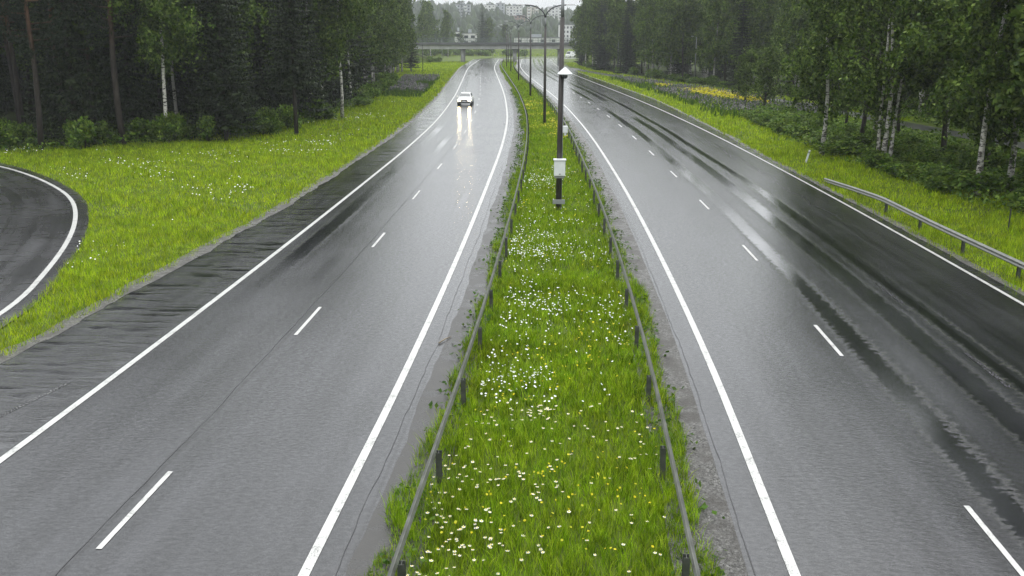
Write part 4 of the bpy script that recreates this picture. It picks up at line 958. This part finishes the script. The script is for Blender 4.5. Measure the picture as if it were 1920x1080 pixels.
# apartment blocks
def pix_to(px, py, Y): return ((px - 960) / 1923 * (Y + 2.2), 8.3 + (70 - py) * (Y + 2.2) / 1923)
mw = MB(); mw.box(-.75, .75, -.06, .05, -.75, .75); WIN = mw.mesh('window', 'glass_dark')
mw = MB(); mw.box(-1.6, 1.6, -1.2, .05, -.08, .0).box(-1.6, 1.6, -1.2, -1.1, 0, 1.0); BALC = mw.mesh('balcony', 'wall_white')
BOX = []
def block(name, px0, px1, ptop, pbase, Y, wall, label, cat='building', storeys=None, balcony=0, depth=12, ws=1.0):
    x0, zt = pix_to(px0, ptop, Y); x1, zb = pix_to(px1, pbase, Y); zb = min(zb, float(hz((x0 + x1) / 2, Y)) - .3) if Y > 640 else zb; W = x1 - x0; Hh = zt - zb
    root = empty(name, ((x0 + x1) / 2, Y, zb)); tag(root, label, cat, None); BOX.append((x0, x1, Y))
    MB().box(-W / 2, W / 2, 0, depth, 0, Hh).build('wall', wall, root)
    rf = MB().box(-W / 2 - .3, W / 2 + .3, -.3, depth + .3, Hh + .003, Hh + .45).build('roof', 'roof_dark', root)
    MB().box(-W * .12, W * .12, 3, 6, Hh + .45, Hh + 2.2).build('roof_hatch', 'wall_grey', rf)
    n = storeys or max(1, int(Hh / 3)); nc = max(2, int(W / (3.0 * ws)))
    for i in range(n):
        z = Hh - 1.7 - i * 2.95
        if z < 1: break
        for j in range(nc):
            xx = -W / 2 + (j + .5) * W / nc
            if balcony and j % balcony == 0:
                o = link('balcony', BALC, root); o.location = (xx, 0, z - 1.0); o.scale = (min(1, W / nc / 3.4), 1, 1)
            o = link('window', WIN, root); o.location = (xx, -.005, z); o.scale = (ws if ws <= 1 else 1.4, 1, 1)
    return root
block('apartment_building', 848, 880, 9, 36, 1000, 'wall_grey', 'grey apartment block on the hill behind the tall mast', storeys=6, balcony=3)
block('apartment_building', 906, 928, 10, 32, 1020, 'wall_white', 'white apartment block with stepped balconies right of the broad conifer', balcony=2)
block('apartment_building', 930, 946, 7, 32, 1060, 'wall_grey', 'blue-grey apartment tower between two white blocks', balcony=0)
block('apartment_building', 949, 980, 12, 36, 1000, 'wall_white', 'wide white apartment block with brown bays on the hill', balcony=2)
block('apartment_building', 957, 985, 29, 40, 960, 'wall_brown', 'low brown annexe in front of the wide white block', balcony=0)
block('apartment_building', 989, 1011, 14, 37, 1000, 'wall_beige', 'beige apartment block behind the lamp arms', balcony=2)
block('apartment_building', 1029, 1056, 14, 34, 1010, 'wall_white', 'white apartment block left of the dark lamp pole on the hill', balcony=2)
block('apartment_building', 1024, 1042, 31, 46, 940, 'wall_white', 'low white house below the hilltop blocks', balcony=0)
block('apartment_building', 880, 896, 22, 38, 1040, 'wall_beige', 'small beige block peeping out left of the broad conifer', balcony=2)
block('apartment_building', 1051, 1130, 47, 88, 700, 'wall_white', 'large white block with rows of windows beyond the right bridge end', storeys=6, ws=.8)
block('warehouse', 964, 1051, 71, 90, 600, 'wall_white', 'long low white hall behind the bridge railing', storeys=1, ws=2.0)
block('shop_building', 849, 862, 60, 90, 520, 'wall_white', 'white tower-like building above the bridge at the left', storeys=1, ws=2)
block('shop_building', 865, 891, 63, 90, 530, 'wall_white', 'white flat-roofed building beside the tower-like one', storeys=2, ws=1.6)
block('house', 807, 823, 53, 64, 760, 'wall_white', 'small white house on the hillside between the birches', storeys=2)
# mast
X, zt = pix_to(863, 2, 940); zb = float(hz(X, 940)); root = empty('mast', (X, 940, zb)); tag(root, 'tall thin lattice mast in front of the grey block', 'mast')
Hh = zt - zb; m = MB()
for sx, sy in ((-1, -1), (1, -1), (1, 1), (-1, 1)): m.tube([(sx * 1.2, sy * 1.2, 0), (sx * .35, sy * .35, Hh)], .16, 4)
for k in range(8):
    z0, z1 = Hh * k / 8, Hh * (k + 1) / 8; w0, w1 = 1.2 - .85 * k / 8, 1.2 - .85 * (k + 1) / 8; m.tube([(-w0, -w0, z0), (w1, -w1, z1)], .09, 4); m.tube([(w0, -w0, z0), (-w1, -w1, z1)], .09, 4)
m.build('lattice', 'dark_steel', root); m = MB(); m.box(-3.6, 3.6, -.2, .2, Hh - 1, Hh - .6).box(-2.4, 2.4, -.2, .2, Hh - 4, Hh - 3.6); m.build('crossarm', 'dark_steel', root)
# van coming round the far curve
X, _ = pix_to(1073, 107, 425); van = empty('van', (X, 425, 0.003), R(-35)); tag(van, 'white van far off beyond the right bridge pier', 'van')
m = MB(); m.add([(-1, -2.7, .35), (1, -2.7, .35), (1, 2.7, .35), (-1, 2.7, .35), (-1, -2.7, 1.1), (1, -2.7, 1.1), (-.95, -1.7, 1.3), (.95, -1.7, 1.3), (-.88, -1.1, 2.5), (.88, -1.1, 2.5), (.88, 2.7, 2.5), (-.88, 2.7, 2.5)],
          [(3, 2, 1, 0), (0, 1, 5, 4), (4, 5, 7, 6), (6, 7, 9, 8), (8, 9, 10, 11), (2, 3, 11, 10), (1, 2, 10, 9, 7, 5), (0, 4, 6, 8, 11, 3)]); m.build('body', 'car_white', van)
quad('windscreen', [(-.85, -1.66, 1.36), (.85, -1.66, 1.36), (.8, -1.16, 2.35), (-.8, -1.16, 2.35)], 'glass_dark', van, .03)
for sx in (-1, 1):
    for yy in (-1.7, 1.7): m = MB(); m.tube([(sx * .75, yy, .35), (sx * 1.02, yy, .35)], .35, 12); m.build('wheel', 'tyre', van)
# hillside forest as one mass
def far_forest(n, label, name, test, hmin=9, hmax=16):
    q = np.c_[rng.uniform(-420, 420, n), rng.uniform(560, 1250, n)]; q = q[np.abs(q[:, 0]) < .24 * q[:, 1] + 15]; q = q[test(q)]
    V = []; Fc = []; o = 0
    for x, y in q:
        z = float(hz(x, y)) if y > 620 else -.05; h = random.uniform(hmin, hmax); w_ = h * random.uniform(.16, .26); con = random.random() < .55; m = 7
        prof = ((.08, 1.0), (.38, .8), (.40, .55), (.7, .45), (.72, .25), (1.0, .02)) if con else ((.1, .7), (.35, 1.15), (.6, 1.2), (.85, .8), (1.0, .12))
        for fz, fr in prof:
            for j in range(m):
                a = 2 * math.pi * j / m + fz; r_ = w_ * fr * random.uniform(.65, 1.3); V.append((x + r_ * math.cos(a), y + r_ * math.sin(a), z + h * fz + random.uniform(-.04, .04) * h))
        for i in range(len(prof) - 1):
            for j in range(m): Fc.append((o + i * m + j, o + i * m + (j + 1) % m, o + (i + 1) * m + (j + 1) % m, o + (i + 1) * m + j))
        o += m * len(prof)
    tag(link(name, fast_mesh(name, V, Fc, 'far_tree_leaf')), label, 'forest', kind='stuff')
def clear(q):
    ok = np.ones(len(q), bool)
    for x0, x1, Y in BOX:
        ok &= ~((q[:, 0] > x0 - 4) & (q[:, 0] < x1 + 4) & (q[:, 1] > Y - 40) & (q[:, 1] < Y + 16))
        if Y > 650: ok &= ~((q[:, 0] > x0 * .9 - 3) & (q[:, 0] < x1 * .96 + 3) & (q[:, 1] > Y - 95) & (q[:, 1] <= Y - 40) & (rng.uniform(0, 1, len(q)) < .5))
    return ok & (q[:, 1] > 640)
far_forest(7000, 'distant hillside forest below the apartment blocks', 'hillside_forest', clear)

# ------------------------------------------------------------------ damp air
hb = MB(); hb.box(-1300, 1300, -60, 1600, -1.2, 62); hz_o = hb.build('haze', 'concrete'); hz_o.data.materials.clear()
mt = bpy.data.materials.new('haze_air'); mt.use_nodes = True; mt.node_tree.nodes.clear()
vo = mt.node_tree.nodes.new('ShaderNodeVolumePrincipled'); vo.inputs['Color'].default_value = (.93, .96, 1, 1); vo.inputs['Density'].default_value = 0.00024; vo.inputs['Anisotropy'].default_value = 0.2
oo = mt.node_tree.nodes.new('ShaderNodeOutputMaterial'); mt.node_tree.links.new(vo.outputs[0], oo.inputs['Volume']); hz_o.data.materials.append(mt)
tag(hz_o, 'pale damp haze filling the air', 'haze', kind='stuff')
